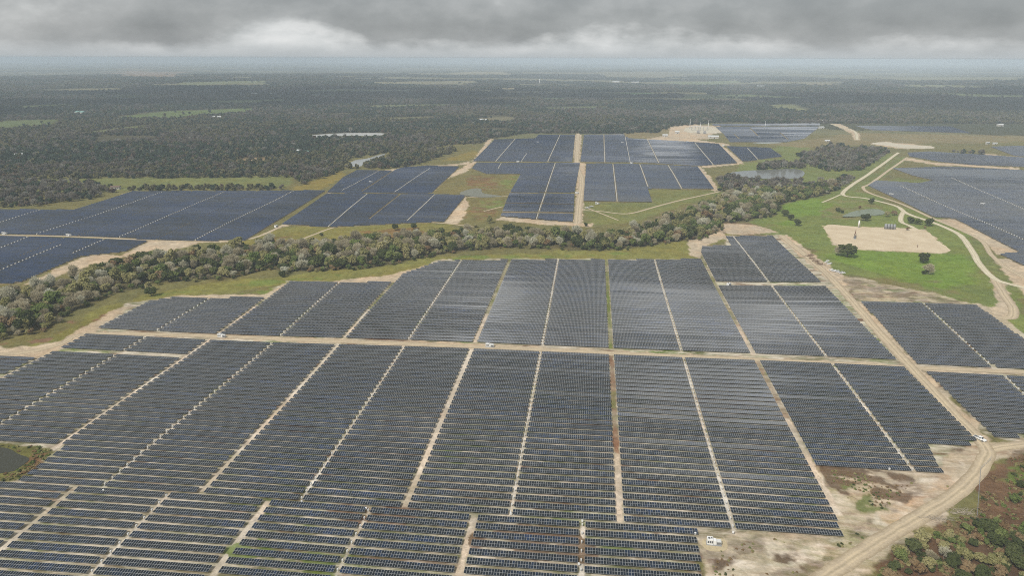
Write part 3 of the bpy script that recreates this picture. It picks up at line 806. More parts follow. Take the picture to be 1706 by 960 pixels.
BLOCKS = [
    dict(name='north', far=False, xmin=-339, xmax=193.5, lanes=NEAR_LANES, ymin=410.5, ymax=900, tilt=0.0, skip=[(557.5, 5.5, 107, 999)],
         poly=[(150, 556), (150, 551), (215, 507), (300, 496), (437, 498), (478, 471), (648, 472), (654, 463), (733, 436), (1165, 433), (1169, 411), (1218, 411), (1208, 395), (1306, 394), (1385, 476), (1400, 482), (1508, 609), (1530, 625), (100, 580)]),
    dict(name='south', far=False, xmax=193.5, lanes=NEAR_LANES, ymin=234.2, ymax=399.5, tilt=0.0, skip=[(float(g(200, 590)[1]), 2.53, -345, -251)],
         poly=[(-60, 597), (53, 598), (69, 595), (133, 556), (335, 556), (1265, 590), (1512, 603), (1525, 615), (1637, 742), (1548, 745), (1555, 765), (1572, 790), (1362, 780), (1408, 904), (1000, 880), (30, 840), (24, 806), (105, 748), (-60, 735)]),
    dict(name='front', far=False, lanes=BOT_LANES, ymin=150, ymax=233.5, tilt=0.0, skip=[], poly=[(-90, 800), (30, 806), (1161, 872), (1176, 1010), (-90, 1010)]),
    dict(name='east', far=False, lanes=L(((1535, 505), (1655, 615), 2.0), ((1665, 621), (1706, 660), 2.0)), ymin=200, ymax=900, tilt=0.0, skip=[(403, 6.0, 150, 999)],
         poly=[(1431, 502), (1627, 510), (1706, 567), (1740, 590), (1740, 731), (1655, 729), (1540, 620), (1530, 611)]),
    dict(name='far_left', far=True, tilt=R(12), skip=[], lanes=L(((267, 322), (65, 390), 2.4), ((371, 322), (197, 397), 2.4), ((491, 318), (324, 402), 2.4), ((434, 317), (267, 397), 1.2), ((319, 320), (130, 394), 1.2), ((63, 352), (0, 372), 2.4)),
         poly=[(-70, 350), (122, 351), (220, 320), (543, 318), (408, 402), (320, 402), (267, 400), (0, 390), (-70, 387)]),
    dict(name='far_left2', far=True, tilt=R(12), skip=[], lanes=L(((50, 395), (0, 415), 2.4), ((177, 399), (129, 420), 2.4), ((110, 397), (40, 425), 1.2), ((95, 412), (0, 452), 2.4)),
         poly=[(-70, 393), (0, 394), (247, 402), (209, 420), (135, 428), (33, 472), (-70, 480)]),
    dict(name='mid_left', far=True, tilt=R(11), skip=[], lanes=L(((630, 286), (572, 317), 2.4), ((715, 282), (660, 319), 2.4), ((655, 285), (605, 318), 3.4)),
         poly=[(572, 296), (595, 284), (655, 285), (670, 280), (710, 277), (765, 278), (719, 322), (545, 321)]),
    dict(name='mid_left2', far=True, tilt=R(10), skip=[], lanes=L(((613, 323), (550, 376), 2.4), ((724, 325), (680, 367), 2.4), ((667, 324), (617, 364), 3.2)),
         poly=[(545, 323), (717, 324), (775, 327), (740, 370), (548, 379), (470, 374)]),
    dict(name='mid_a', far=True, tilt=R(9), skip=[], lanes=L(((858, 232), (825, 270), 3.0), ((933, 225), (912, 271), 3.0), ((877, 257), (868, 270), 2.0)),
         poly=[(788, 269), (824, 233), (892, 231), (897, 225), (958, 225), (953, 270)]),
    dict(name='mid_b', far=True, tilt=R(7), skip=[], lanes=L(((925, 272), (893, 368), 3.0), ((836, 271), (830, 281), 2.4)),
         poly=[(786, 281), (794, 272), (966, 272), (957, 321), (850, 321), (868, 290), (810, 290)]),
    dict(name='mid_b2', far=True, tilt=R(3), skip=[(float(g(900, 340)[1]), 2.7, -999, 999), (float(g(900, 355)[1]), 6.5, -999, 999)], lanes=L(((925, 272), (893, 368), 3.0)), poly=[(849, 323), (957, 323.5), (954, 371), (834, 361)]),
    dict(name='mid_c', far=True, tilt=R(7), skip=[], lanes=L(((1006, 225), (1007.5, 271), 3.0), ((1041, 226), (1050, 272), 1.6), ((1078, 232), (1097, 271), 3.0), ((1158, 239), (1189, 276), 3.0)),
         poly=[(973, 225), (1039, 224), (1048, 231), (1136, 236), (1197, 240), (1228, 272), (1163, 277), (1070, 271), (967, 270)]),
    dict(name='mid_d', far=True, tilt=R(2), skip=[], lanes=L(((1021, 273), (1028, 335), 3.0), ((1066, 275), (1079, 311), 2.6), ((1113, 276), (1135, 314), 3.0)),
         poly=[(977, 273), (1068, 274), (1162, 278), (1189, 315), (1079, 315), (1086, 337), (972, 335)]),
    dict(name='mid_e', far=True, tilt=R(6), skip=[], lanes=L(((1246, 248), (1263, 267), 3.0)), poly=[(1210, 244), (1283, 247), (1303, 261), (1238, 270)]),
    dict(name='far_mid', far=True, tilt=R(6), skip=[], lanes=L(((1223, 224), (1231, 231), 4.0), ((1250, 214), (1262, 226), 4.0), ((1300, 222), (1312, 232), 4.0)),
         poly=[(1192, 212), (1366, 211), (1352, 222), (1340, 231), (1310, 237), (1216, 237), (1205, 223)]),
    dict(name='far_mid2', far=True, tilt=R(6), skip=[], lanes=[], poly=[(1186, 207), (1366, 206), (1366, 209), (1190, 210)]),
    dict(name='far_right', far=True, tilt=R(6), skip=[], lanes=[], poly=[(1425, 210), (1584, 211), (1617, 222), (1453, 217)]),
    dict(name='right_a', far=True, tilt=R(6), skip=[], lanes=[], poly=[(1512, 255), (1550, 253), (1720, 264), (1720, 279), (1620, 275), (1567, 270), (1515, 261)]),
    dict(name='right_b', far=True, tilt=R(-1), skip=[], lanes=L(((1503, 312), (1704, 400), 2.2), ((1587, 298), (1706, 350), 2.2), ((1640, 340), (1706, 342), 0.0)),
         poly=[(1487, 281), (1580, 278), (1720, 285), (1720, 424), (1697, 420), (1590, 365), (1554, 362), (1504, 337), (1446, 310), (1460, 301), (1530, 306), (1555, 301), (1520, 293)]),
    dict(name='right_c', far=True, tilt=R(-1), skip=[], lanes=[], poly=[(1664, 424), (1720, 420), (1720, 450)]),
    dict(name='right_d', far=True, tilt=R(6), skip=[], lanes=[], poly=[(1650, 245), (1720, 243), (1720, 262), (1690, 260)]),
]


PALE, SANDC, RUSTC, GRN = (0.64, 0.59, 0.51), (0.53, 0.465, 0.375), (0.20, 0.115, 0.07), (0.14, 0.155, 0.055)
LANE_ZONES = ([(lane_near(k), 289 if k == 3 else 234, 398, 2.0, PALE, 1.0) for k in (-7, -5, -3, -1, 1, 3)] + [(lane_near(k), 411, 680, 1.8, PALE, 0.9) for k in (-7, -5, -3, -1, 1, 3)]
              + [(lane_near(k), 234, 400, 3.8, SANDC, 1.3) for k in (-8, -6, -4, -2)] + [(lane_near(0), 300, 400, 3.0, RUSTC, 1.0), (lane_near(0), 330, 350, 3.2, GRN, 1.0), (lane_near(0), 234, 285, 3.2, SANDC, 1.2), (lane_near(0), 285, 300, 3.0, RUSTC, 1.2)]
              + [(lane_near(2), 250, 330, 3.6, SANDC, 1.1), (lane_near(2), 330, 400, 3.2, RUSTC, .7), (lane_near(4), 310, 400, 3, SANDC, 1.0)]
              + [(lane_near(k), 410, 470, 3.4, SANDC, 1.1) for k in (-6, -4, -2, 2)] + [(lane_near(k), 465, 680, 3.4, GRN, .9) for k in (-6, -4, -2, 2)] + [(lane_near(0), 410, 680, 3.2, (0.14, 0.175, 0.05), 1.1)]
              + [(a, 150, 231, w_, PALE if t == 'narrow' else SANDC, 1.1) for a, w_, t in BOT_LANES])


def intervals(W, y, skew):
    """x intervals of polygon W crossed by the (slightly skewed) row line"""
    xs = []
    n = len(W)
    for i in range(n):
        ax, ay = W[i]; bx, by = W[(i + 1) % n]
        fa = ay - (y + skew * ax); fb = by - (y + skew * bx)
        if (fa > 0) != (fb > 0):
            t = fa / (fa - fb)
            xs.append(ax + (bx - ax) * t)
    xs.sort()
    return list(zip(xs[0::2], xs[1::2]))


def lane_x(l, y):
    if l[0] == 'px':
        (ax, ay), (bx, by) = g(*l[1]), g(*l[2])
        if not (min(ay, by) - 6 <= y <= max(ay, by) + 6): return None
        t = (y - ay) / (by - ay)
        return ax + (bx - ax) * t, l[3]
    return l[0], l[1]


def layout_rows():
    """list of rows: each = dict(block, y, wings=[(x0,x1)], col)"""
    rows = []
    for bi, blk in enumerate(BLOCKS):
        W = gp(blk['poly'])
        y0, y1 = W[:, 1].min(), W[:, 1].max()
        pitch = PITCH_R
        i0 = int((max(y0, blk.get('ymin', -1e9)) - 40 - 230.6) / pitch); i1 = int((min(y1, blk.get('ymax', 1e9)) + 40 - 230.6) / pitch) + 1
        lanes_px = []
        for l in blk['lanes']:
            if l[0] == 'px':
                if l[3] <= 0: continue
                lanes_px.append(('w', g(*l[1]), g(*l[2]), l[3]))
            else:
                lanes_px.append(('x', l[0], l[1], l[2]))
        for i in range(i0, i1 + 1):
            yc = 230.6 + pitch * i
            if 'ymin' in blk and not (blk['ymin'] <= yc <= blk['ymax']): continue
            for (xa, xb) in intervals(W, yc, SKEW):
                xa, xb = max(xa, blk.get('xmin', -1e9)), min(xb, blk.get('xmax', 1e9))
                if xb - xa < 6: continue
                cuts = []
                for l in lanes_px:
                    if l[0] == 'x':
                        cuts.append((l[1], l[2], l[3]))
                    else:
                        (ax, ay), (bx, by) = l[1], l[2]
                        if min(ay, by) - 8 <= yc + SKEW * ax <= max(ay, by) + 8:
                            t = (yc + SKEW * ax - ay) / (by - ay)
                            xx = ax + (bx - ax) * t
                            cuts.append((xx, l[3], 'wide' if l[3] > 3.05 else 'narrow'))
                cuts = sorted(c for c in cuts if xa - 1 < c[0] < xb + 1)
                segs = []; x = xa
                for c in cuts:
                    segs.append((x, c[0] - c[1] / 2, c)); x = c[0] + c[1] / 2
                segs.append((x, xb, None))
                cur = []
                for (s0, s1, c) in segs:
                    n = int((s1 - s0) / MODW) if not blk['far'] else round(s1 - s0, 2)
                    xm_ = (s0 + s1) / 2
                    if any(abs(yc + SKEW * xm_ - q[0]) < q[1] and q[2] < xm_ < q[3] for q in blk['skip']): n = 0
                    if n >= 5:
                        if blk['far'] and n > 60:
                            # long far rows are broken into tables
                            m = int(math.ceil(n / 48)); stp = n / m
                            for q in range(m):
                                cur.append((s0 + q * stp, stp - (0.45 if q < m - 1 else 0)))
                        else:
                            if s0 == xa and c is not None: s0 = s1 - n * MODW   # keep modules aligned on the lane
                            cur.append((s0, n))
                    if c is None or c[2] == 'wide':
                        if cur: rows.append(dict(b=bi, yc=yc, wings=cur, lane=None))
                        cur = []
                if cur: rows.append(dict(b=bi, yc=yc, wings=cur, lane=None))
    return rows


ORD1 = ['zeroth', 'first', 'second', 'third', 'fourth', 'fifth', 'sixth', 'seventh', 'eighth', 'ninth', 'tenth', 'eleventh', 'twelfth', 'thirteenth', 'fourteenth', 'fifteenth',
        'sixteenth', 'seventeenth', 'eighteenth', 'nineteenth']
TENS = {2: ('twentieth', 'twenty'), 3: ('thirtieth', 'thirty'), 4: ('fortieth', 'forty'), 5: ('fiftieth', 'fifty'), 6: ('sixtieth', 'sixty'), 7: ('seventieth', 'seventy')}


def ordinal(n):
    if n < 20: return ORD1[n]
    t, u = divmod(n, 10)
    return TENS[t][0] if u == 0 else TENS[t][1] + '-' + ORD1[u]


def wing_frame(x0, n, yc):
    """placement of a wing: centre, rotation of its x axis, tilt"""
    x1 = x0 + n * MODW
    ya, yb = yc + SKEW * x0, yc + SKEW * x1
    za, zb = float(terrain(x0, ya)) + HUB, float(terrain(x1, yb)) + HUB
    return (x0, ya, za), (x1, yb, zb)


def sway(r):
    """slow drift of the tracker angle across the field"""
    xm = np.array([r['wings'][0][0]]); ym = np.array([r['yc']])
    return R(9) * (float(fbm(xm * .6, ym, 85, 600, 3)[0]) - .5)


_wing_meshes = {}


def near_wing_mesh(n):
    """n x 2 framed modules, real gaps between them; origin at the wing's x start on the tube axis"""
    if n in _wing_meshes: return _wing_meshes[n]
    gx, fr, th = 0.012, 0.048, 0.04
    V = []; Q = []; MI = []; UV = []
    zt = 0.12
    for i in range(n):
        for r in range(2):
            x0, x1 = i * MODW + gx, (i + 1) * MODW - gx
            y0 = -TAB / 2 if r == 0 else 0.012
            y1 = -0.012 if r == 0 else TAB / 2
            b = len(V)
            V += [(x0, y0, zt), (x1, y0, zt), (x1, y1, zt), (x0, y1, zt)]
            V += [(x0 + fr, y0 + fr, zt), (x1 - fr, y0 + fr, zt), (x1 - fr, y1 - fr, zt), (x0 + fr, y1 - fr, zt)]
            V += [(x0, y0, zt - th), (x1, y0, zt - th), (x1, y1, zt - th), (x0, y1, zt - th)]
            for k in range(4):
                k2 = (k + 1) % 4
                Q.append((b + k, b + k2, b + 4 + k2, b + 4 + k)); MI.append(1); UV += [(i + .5, r + .5)] * 4
                Q.append((b + 8 + k, b + 8 + k2, b + k2, b + k)); MI.append(1); UV += [(i + .5, r + .5)] * 4
            Q.append((b + 4, b + 5, b + 6, b + 7)); MI.append(0); UV += [(i + .5, r + .5)] * 4
            Q.append((b + 11, b + 10, b + 9, b + 8)); MI.append(1); UV += [(i + .5, r + .5)] * 4
    me = mesh_np('panel_table', V, np.array(Q), [M_PANEL, M_FRAME], False, MI, UV)
    _wing_meshes[n] = me
    return me


def support_mesh(x0, x1):
    """torque tube with its posts, in the row's own frame (x along the row)"""
    mb = MB()
    mb.tube((x0, 0, 0), (x1, 0, 0), 0.075, n=6)
    k = max(2, int((x1 - x0) / 7.2))
    for i in range(k + 1):
        x = x0 + 1.0 + (x1 - x0 - 2.0) * i / k
        mb.box((x, 0, -HUB / 2 - 0.1), (0.16, 0.11, HUB - 0.1))
    return mesh_np('support_frame', np.concatenate(mb.V), [np.array(mb.Q), np.array(mb.T)], [M_STEEL])


_sup = {}


def drive_mesh():
    mb = MB()
    mb.box((0, 0, -0.05), (0.5, 0.6, 0.6)).box((0, 0.42, -0.1), (0.28, 0.5, 0.36)).box((0, 0, -0.85), (0.26, 0.26, 1.0))
    return mesh_np('drive_box', np.concatenate(mb.V), [np.array(mb.Q)], [M_OFFWHITE])


BLOCK_DESC = {
    ('south', -10): 'at the left picture edge', ('south', -8): 'straight above the dark pond', ('south', -6): 'right of the dark pond', ('south', -4): 'left of the bare sandy lane',
    ('south', -2): 'right of the bare sandy lane', ('south', 0): 'right of the rust-weed lane', ('south', 2): 'left of the white pickup road',
}
FRONT_DESC = {0: 'below the dark pond', 1: 'second block from left', 2: 'left of the short sandy lane', 3: 'by the inverter apron'}


def build_arrays():
    rows = layout_rows()
    for r in rows:
        xs = r['wings'][0][0], r['wings'][-1][0] + r['wings'][-1][1]
        xm = (xs[0] + xs[1]) / 2; ym = r['yc'] + SKEW * xm
        px0, py0, d0 = project(xs[0], r['yc'] + SKEW * xs[0], 1.5)
        px1, py1, d1 = project(xs[1], r['yc'] + SKEW * xs[1], 1.5)
        a, b = max(0, min(1706, float(px0))), max(0, min(1706, float(px1)))
        vis = 0 if (min(py0, py1) > 975 or b - a < 3) else (b - a) * TAB * FPX / float(d0)
        r['score'] = vis * (1 if min(py0, py1) < 958 else 0.4); r['xm'] = xm; r['py'] = max(float(py0), float(py1))
        r['keep'] = b - a > 1 and min(py0, py1) < 990
    rows = [r for r in rows if r['keep']]
    rows.sort(key=lambda r: -r['score'])
    n_near = 0
    near, far = [], []
    for r in rows:
        if not BLOCKS[r['b']]['far'] and BLOCKS[r['b']]['name'] in ('south', 'front') and len(near) < 300: near.append(r)
        else: far.append(r)
    # names by column
    cols = {}
    for r in near:
        nm = BLOCKS[r['b']]['name']
        if nm == 'south':
            key = (nm, int(math.floor((r['xm'] - GRID0) / (2 * GRIDS))) * 2)
        else:
            edges = [-217.5, -130.0, -42.0]
            key = (nm, sum(r['xm'] > e for e in edges))
        cols.setdefault(key, []).append(r)
    drive = drive_mesh()
    for key, lst in cols.items():
        lst.sort(key=lambda r: -r['yc'])
        for i, r in enumerate(lst):
            if key[0] == 'south':
                lab = 'solar panel row, %s down from the cross road, %s' % (ordinal(i + 1), BLOCK_DESC.get(key, 'in the field'))
            else:
                lab = 'solar panel row, %s from the front block top, %s' % (ordinal(i + 1), FRONT_DESC[key[1]])
            A, _ = wing_frame(r['wings'][0][0], 0, r['yc'])
            root = empty('solar_panel_row', A, 0, lab, 'solar panels', 'single-axis solar panel rows in the near field')
            tv = random.gauss(0, R(.6)) + sway(r)
            ends = []
            for (x0, n) in r['wings']:
                a, b = wing_frame(x0, n, r['yc'])
                me = near_wing_mesh(n)
                o = link('panel_table', me, root)
                yaw = math.atan2(b[1] - a[1], b[0] - a[0]); pit = -math.atan2(b[2] - a[2], b[0] - a[0])
                base = Matrix.Translation((a[0] - A[0], a[1] - A[1], a[2] - A[2])) @ Matrix.Rotation(yaw, 4, 'Z') @ Matrix.Rotation(pit, 4, 'Y')
                o.matrix_local = base @ Matrix.Rotation(TILT + tv + random.gauss(0, R(0.3)), 4, 'X')
                if n not in _sup: _sup[n] = support_mesh(0.1, n - 0.1)
                s = link('support_frame', _sup[n], root); s.matrix_local = base
                ends.append((a, b))
            if len(ends) == 2:
                c = [(ends[0][1][k] + ends[1][0][k]) / 2 - A[k] for k in range(3)]
                d = link('drive_box', drive, root); d.location = c
    print('near rows', len(near), 'far rows', len(far))
    # every other row: one mesh
    V = []; F = []; UV = []; MI = []
    ID = 0
    for r in far:
        blk = BLOCKS[r['b']]
        tv = random.gauss(0, R(.6)) + sway(r) + blk['tilt']
        prev = None
        for (x0, n) in r['wings']:
            a, b = wing_frame(x0, n, r['yc'])
            t = TILT + tv + random.gauss(0, R(0.3))
            cy, cz = math.cos(t) * TAB / 2, math.sin(t) * TAB / 2
            bi = len(V)
            for (p) in (a, b):
                for s in (-1, 1):
                    for dz in (0.12, 0.06):
                        V.append((p[0], p[1] + s * cy, p[2] + s * cz + dz))
            # 0 a- top,1 a- bot,2 a+ top,3 a+ bot,4 b- top,5 b- bot,6 b+ top,7 b+ bot
            F += [(bi, bi + 4, bi + 6, bi + 2), (bi + 1, bi + 3, bi + 7, bi + 5), (bi, bi + 1, bi + 5, bi + 4), (bi + 2, bi + 6, bi + 7, bi + 3), (bi, bi + 2, bi + 3, bi + 1), (bi + 4, bi + 5, bi + 7, bi + 6)]
            ID += 100
            UV += [(ID, 0), (ID + n, 0), (ID + n, 2), (ID, 2)] + [(ID + .5, .5)] * 20
            MI += [0 if not blk['far'] else 3 if blk['name'].startswith(('far_left', 'mid_left')) else 5 if blk['name'].startswith('right') else 4, 1, 1, 1, 1, 1]
            if prev is not None and 1.5 < a[0] - prev[0] < 3.04 + (0 if not blk['far'] else 0):      # white drive between the two tables
                c = ((a[0] + prev[0]) / 2, (a[1] + prev[1]) / 2, (a[2] + prev[2]) / 2 - 0.05)
                bi = len(V)
                for sx in (-.3, .3) if not blk['far'] else (-.4, .4):
                    for sy in (-.4, .4) if not blk['far'] else (-.6, .6):
                        for sz in (-.45, .42):
                            V.append((c[0] + sx, c[1] + sy, c[2] + sz))
                F += [(bi, bi + 1, bi + 3, bi + 2), (bi + 4, bi + 6, bi + 7, bi + 5), (bi, bi + 4, bi + 5, bi + 1), (bi + 2, bi + 3, bi + 7, bi + 6), (bi + 1, bi + 5, bi + 7, bi + 3), (bi, bi + 2, bi + 6, bi + 4)]
                UV += [(.5, .5)] * 24; MI += [2] * 6
            prev = b
            if not blk['far']:
                k = max(2, int(n / 7))
                for q in range(k + 1):
                    xx = a[0] + 1 + (n - 2) * q / k; yy = a[1] + (b[1] - a[1]) * q / k; zz = a[2] + (b[2] - a[2]) * q / k
                    bi = len(V)
                    for sx in (-.08, .08):
                        for sy in (-.06, .06):
                            for sz in (-HUB - .2, 0.0):
                                V.append((xx + sx, yy + sy, zz + sz))
                    F += [(bi, bi + 1, bi + 3, bi + 2), (bi + 4, bi + 6, bi + 7, bi + 5), (bi, bi + 4, bi + 5, bi + 1), (bi + 2, bi + 3, bi + 7, bi + 6)]
                    UV += [(.5, .5)] * 16; MI += [1] * 4
    me = mesh_np('distant_solar_rows', V, np.array(F), [M_PANEL_FAR, M_FRAME, M_OFFWHITE, M_PANEL_DARK, M_PANEL_MID, M_PANEL_PALE], False, MI, UV)
    tag(link('distant_solar_rows', me), 'many more dark blue solar panel rows filling the fields beyond the near blocks', 'solar panels', None, 'stuff')


# ------------------------------------------------------------------ roads, pads, water
def ribbon(name, pts, width, mat, dz=0.02, jag=0.12, step=4.0, px=True):
    P = gp(pts) if px else np.array(pts, float)
    # Catmull-Rom through the points
    C = []
    n = len(P)
    for i in range(n - 1):
        p0, p1, p2, p3 = P[max(i - 1, 0)], P[i], P[i + 1], P[min(i + 2, n - 1)]
        k = max(2, int(np.linalg.norm(p2 - p1) / step))
        for j in range(k):
            t = j / k
            C.append(0.5 * ((2 * p1) + (-p0 + p2) * t + (2 * p0 - 5 * p1 + 4 * p2 - p3) * t * t + (-p0 + 3 * p1 - 3 * p2 + p3) * t ** 3))
    C.append(P[-1]); C = np.array(C)
    T = np.gradient(C, axis=0); T /= np.linalg.norm(T, axis=1, keepdims=True) + 1e-9
    Nn = np.stack([-T[:, 1], T[:, 0]], 1)
    s = np.arange(len(C)) * step
    wl = width / 2 * (1 + jag * 2 * (fbm(s, s * 0 + 3, 14, 300) - .5) + jag * (RNG.random(len(C)) - .5))
    wr = width / 2 * (1 + jag * 2 * (fbm(s, s * 0 + 9, 14, 310) - .5) + jag * (RNG.random(len(C)) - .5))
    cols = [C + Nn * wl[:, None], C + Nn * (wl * .4)[:, None], C - Nn * (wr * .4)[:, None], C - Nn * wr[:, None]]
    V = np.stack(cols, 1).reshape(-1, 2)
    z = terrain(V[:, 0], V[:, 1]) + dz
    V = np.column_stack([V, z])
    m = len(C)
    i = np.arange(m - 1)[:, None]; j = np.arange(3)[None, :]
    Q = np.stack([i * 4 + j, i * 4 + j + 1, (i + 1) * 4 + j + 1, (i + 1) * 4 + j], -1).reshape(-1, 4)
    q = Q[0]
    if np.cross(V[q[1]] - V[q[0]], V[q[3]] - V[q[0]])[2] < 0: Q = Q[:, ::-1]
    uvv = np.stack([np.tile([-1, -.4, .4, 1], m), np.repeat(np.arange(m) * step / width, 4)], 1)[Q.ravel()]
    return tag(link(name, mesh_np(name, V, Q, [mat], True, None, uvv)), kind='structure')


def sheet(name, pts, mat, dz=0.03, jag=0.6, sub=10, kind='structure', flat=False):
    """irregular flat sheet from a pixel outline (a pond, a pad)"""
    P = gp(pts)
    C = []
    n = len(P)
    for i in range(n):
        p0, p1, p2, p3 = P[i - 1], P[i], P[(i + 1) % n], P[(i + 2) % n]
        for j in range(sub):
            t = j / sub
            C.append(0.5 * ((2 * p1) + (-p0 + p2) * t + (2 * p0 - 5 * p1 + 4 * p2 - p3) * t * t + (-p0 + 3 * p1 - 3 * p2 + p3) * t ** 3))
    C = np.array(C)
    C = C + (np.stack([fbm(C[:, 0], C[:, 1], 9, 320), fbm(C[:, 0], C[:, 1], 9, 330)], 1) - .5) * 2 * jag
    cen = C.mean(0)
    rings = [1.0, 0.72, 0.42, 0.15]
    V = np.concatenate([cen + (C - cen) * r for r in rings])
    m = len(C)
    Q = []
    for a in range(len(rings) - 1):
        for j in range(m):
            Q.append((a * m + j, a * m + (j + 1) % m, (a + 1) * m + (j + 1) % m, (a + 1) * m + j))
    z = terrain(V[:, 0], V[:, 1])
    if flat: z = np.full(len(V), z.max())
    V = np.column_stack([V, z + dz])
    V = np.concatenate([V, [[cen[0], cen[1], (z.max() if flat else float(terrain(*cen))) + dz]]])
    T = [((len(rings) - 1) * m + j, (len(rings) - 1) * m + (j + 1) % m, len(V) - 1) for j in range(m)]
    Q = np.array(Q); T = np.array(T)
    q = Q[0]
    if np.cross(V[q[1]] - V[q[0]], V[q[3]] - V[q[0]])[2] < 0: Q = Q[:, ::-1]; T = T[:, ::-1]
    return tag(link(name, mesh_np(name, V, [Q, T], [mat], True)), kind=kind)


def water_mat(name, col, rough=0.08):
    m, nt, b = new_mat(name)
    p = world_pos(nt)
    f = noise_node(nt, 0.06, 4, 0.6, p)
    c = mix(nt, col, tuple(v * 1.35 for v in col), f)
    nt.links.new(c, b.inputs['Base Color'])
    b.inputs['Roughness'].default_value = rough
    b.inputs['IOR'].default_value = 1.33
    bp = nt.nodes.new('ShaderNodeBump'); bp.inputs['Strength'].default_value = 0.06; bp.inputs['Distance'].default_value = 0.2
    nt.links.new(noise_node(nt, 0.8, 3, 0.6, p), bp.inputs['Height']); nt.links.new(bp.outputs[0], b.inputs['Normal'])
    return m


def build_roads():
    ribbon('cross_road', [(-40, 591), (40, 588), (100, 574), (150, 556.5), (360, 560.5), (560, 569), (790, 578), (1018, 588), (1140, 594), (1260, 599.5), (1400, 606), (1515, 612.5), (1620, 617), (1740, 621.5)], 5.2, M_ROAD)
    ribbon('service_road', [(1302, 393), (1350, 432), (1400, 480), (1455, 544), (1520, 615), (1580, 680), (1640, 744), (1641, 765), (1618, 800), (1580, 832), (1530, 863), (1450, 912), (1370, 965), (1300, 1010)], 7.0, M_ROAD, 0.04)
    ribbon('side_track', [(1641, 752), (1670, 745), (1740, 738)], 6.0, M_ROAD, 0.03)
    ribbon('gravel_road', [(1497, 254), (1450, 288), (1404, 322), (1445, 331), (1492, 343), (1512, 356), (1560, 373), (1598, 391), (1618, 416), (1632, 440), (1655, 463), (1680, 473), (1740, 487)], 6.0, M_GRAVEL, 0.05)
    ribbon('spur_road', [(1506, 352), (1501, 361), (1502, 370), (1515, 376), (1526, 382)], 5.5, M_GRAVEL, 0.045)
    ribbon('field_track', [(1405, 322), (1385, 331), (1370, 337)], 2.6, M_GRAVEL, 0.03)
    ribbon('fork_track', [(1656, 464), (1672, 490), (1688, 515), (1684, 530), (1660, 528), (1640, 520)], 7.0, M_ROAD, 0.035)
    ribbon('edge_track', [(1512, 262), (1480, 284), (1450, 306), (1438, 312), (1450, 322), (1500, 339), (1550, 362), (1600, 383), (1636, 402), (1652, 425), (1680, 448), (1740, 480)], 5.0, M_ROAD, 0.035)
    ribbon('north_lane', [(1201, 477.5), (1290, 478.5), (1396, 479.5)], 3.6, M_ROAD, 0.03)
    ribbon('left_track', [(549, 321), (500, 357), (470, 376), (420, 397), (360, 402), (320, 403), (247, 400), (115, 394), (-60, 392)], 4.6, M_ROAD, 0.03)
    ribbon('rear_track', [(480, 408), (520, 392), (560, 378), (620, 366.5), (690, 369), (740, 372), (790, 378)], 3.2, M_ROAD, 0.03)
    ribbon('middle_track', [(968, 350), (1000, 352), (1045, 356), (1090, 345), (1140, 332), (1190, 321), (1202, 318)], 4.0, M_ROAD, 0.03)
    ribbon('branch_track', [(972, 344), (1000, 355), (1020, 363), (1030, 367)], 2.6, M_ROAD, 0.025)
    ribbon('sandy_lane', [(963, 222), (961, 271), (969, 300), (965, 340), (962, 373)], 9.0, M_ROAD, 0.03)
    ribbon('basin_track', [(770, 327), (800, 329), (846, 327)], 3.0, M_ROAD, 0.03)
    ribbon('low_track', [(806, 352), (825, 347), (838, 344)], 2.6, M_ROAD, 0.03)
    ribbon('far_road', [(1384, 206), (1402, 212), (1424, 219), (1428, 233)], 7.0, M_GRAVEL, 0.06)
    sheet('gravel_yard', [(1452, 239), (1475, 236.5), (1500, 240), (1550, 243.5), (1552, 247), (1510, 247), (1480, 243)], M_YARD, 0.06, 2)
    sheet('well_pad', [(1374, 376.5), (1430, 378), (1500, 380.5), (1540, 384), (1562, 401), (1577, 421), (1480, 417.5), (1423, 415), (1395, 408)], M_CALICHE, 0.05, 3.2)
    sheet('substation_pad', [(1148, 212), (1195, 212), (1207, 219), (1185, 222), (1150, 221), (1140, 217)], M_YARD, 0.06, 2)
    sheet('skid_apron', [(1170, 903), (1180, 898), (1205, 899), (1213, 911), (1207, 919), (1185, 920), (1172, 913)], M_TAN, 0.05, 0.5)
    for nm, pts, c, ro in (
        ('pond', [(1216, 289), (1240, 285), (1276, 283), (1323, 281.5), (1340, 287), (1331, 297), (1290, 298.5), (1246, 297)], (0.16, 0.165, 0.15), 0.12),
        ('pond', [(1404, 362), (1418, 354), (1440, 349), (1460, 348.5), (1474, 353), (1470, 358), (1437, 361)], (0.16, 0.185, 0.12), 0.3),
        ('pond', [(-40, 750), (8, 747), (30, 757), (50, 765), (32, 780), (17, 787), (-40, 788)], (0.034, 0.034, 0.020), 0.25),
        ('pond', [(766, 324), (782, 316), (800, 315), (806, 322), (836, 327), (800, 329)], (0.15, 0.15, 0.11), 0.45),
        ('pond', [(578, 276), (592, 267), (612, 264), (640, 256), (636, 261), (608, 270), (601, 277)], (0.30, 0.31, 0.30), 0.25),
        ('pond', [(509, 226.5), (545, 223), (600, 221), (640, 222), (630, 225.5), (565, 226.5), (517, 229)], (0.42, 0.42, 0.40), 0.3),
        ('pond', [(1254, 237.5), (1290, 236.5), (1302, 238), (1270, 239)], (0.30, 0.32, 0.30), 0.3),
    ):
        sheet(nm, pts, water_mat('pond_water', c, ro), 0.12, 0.8, flat=True)


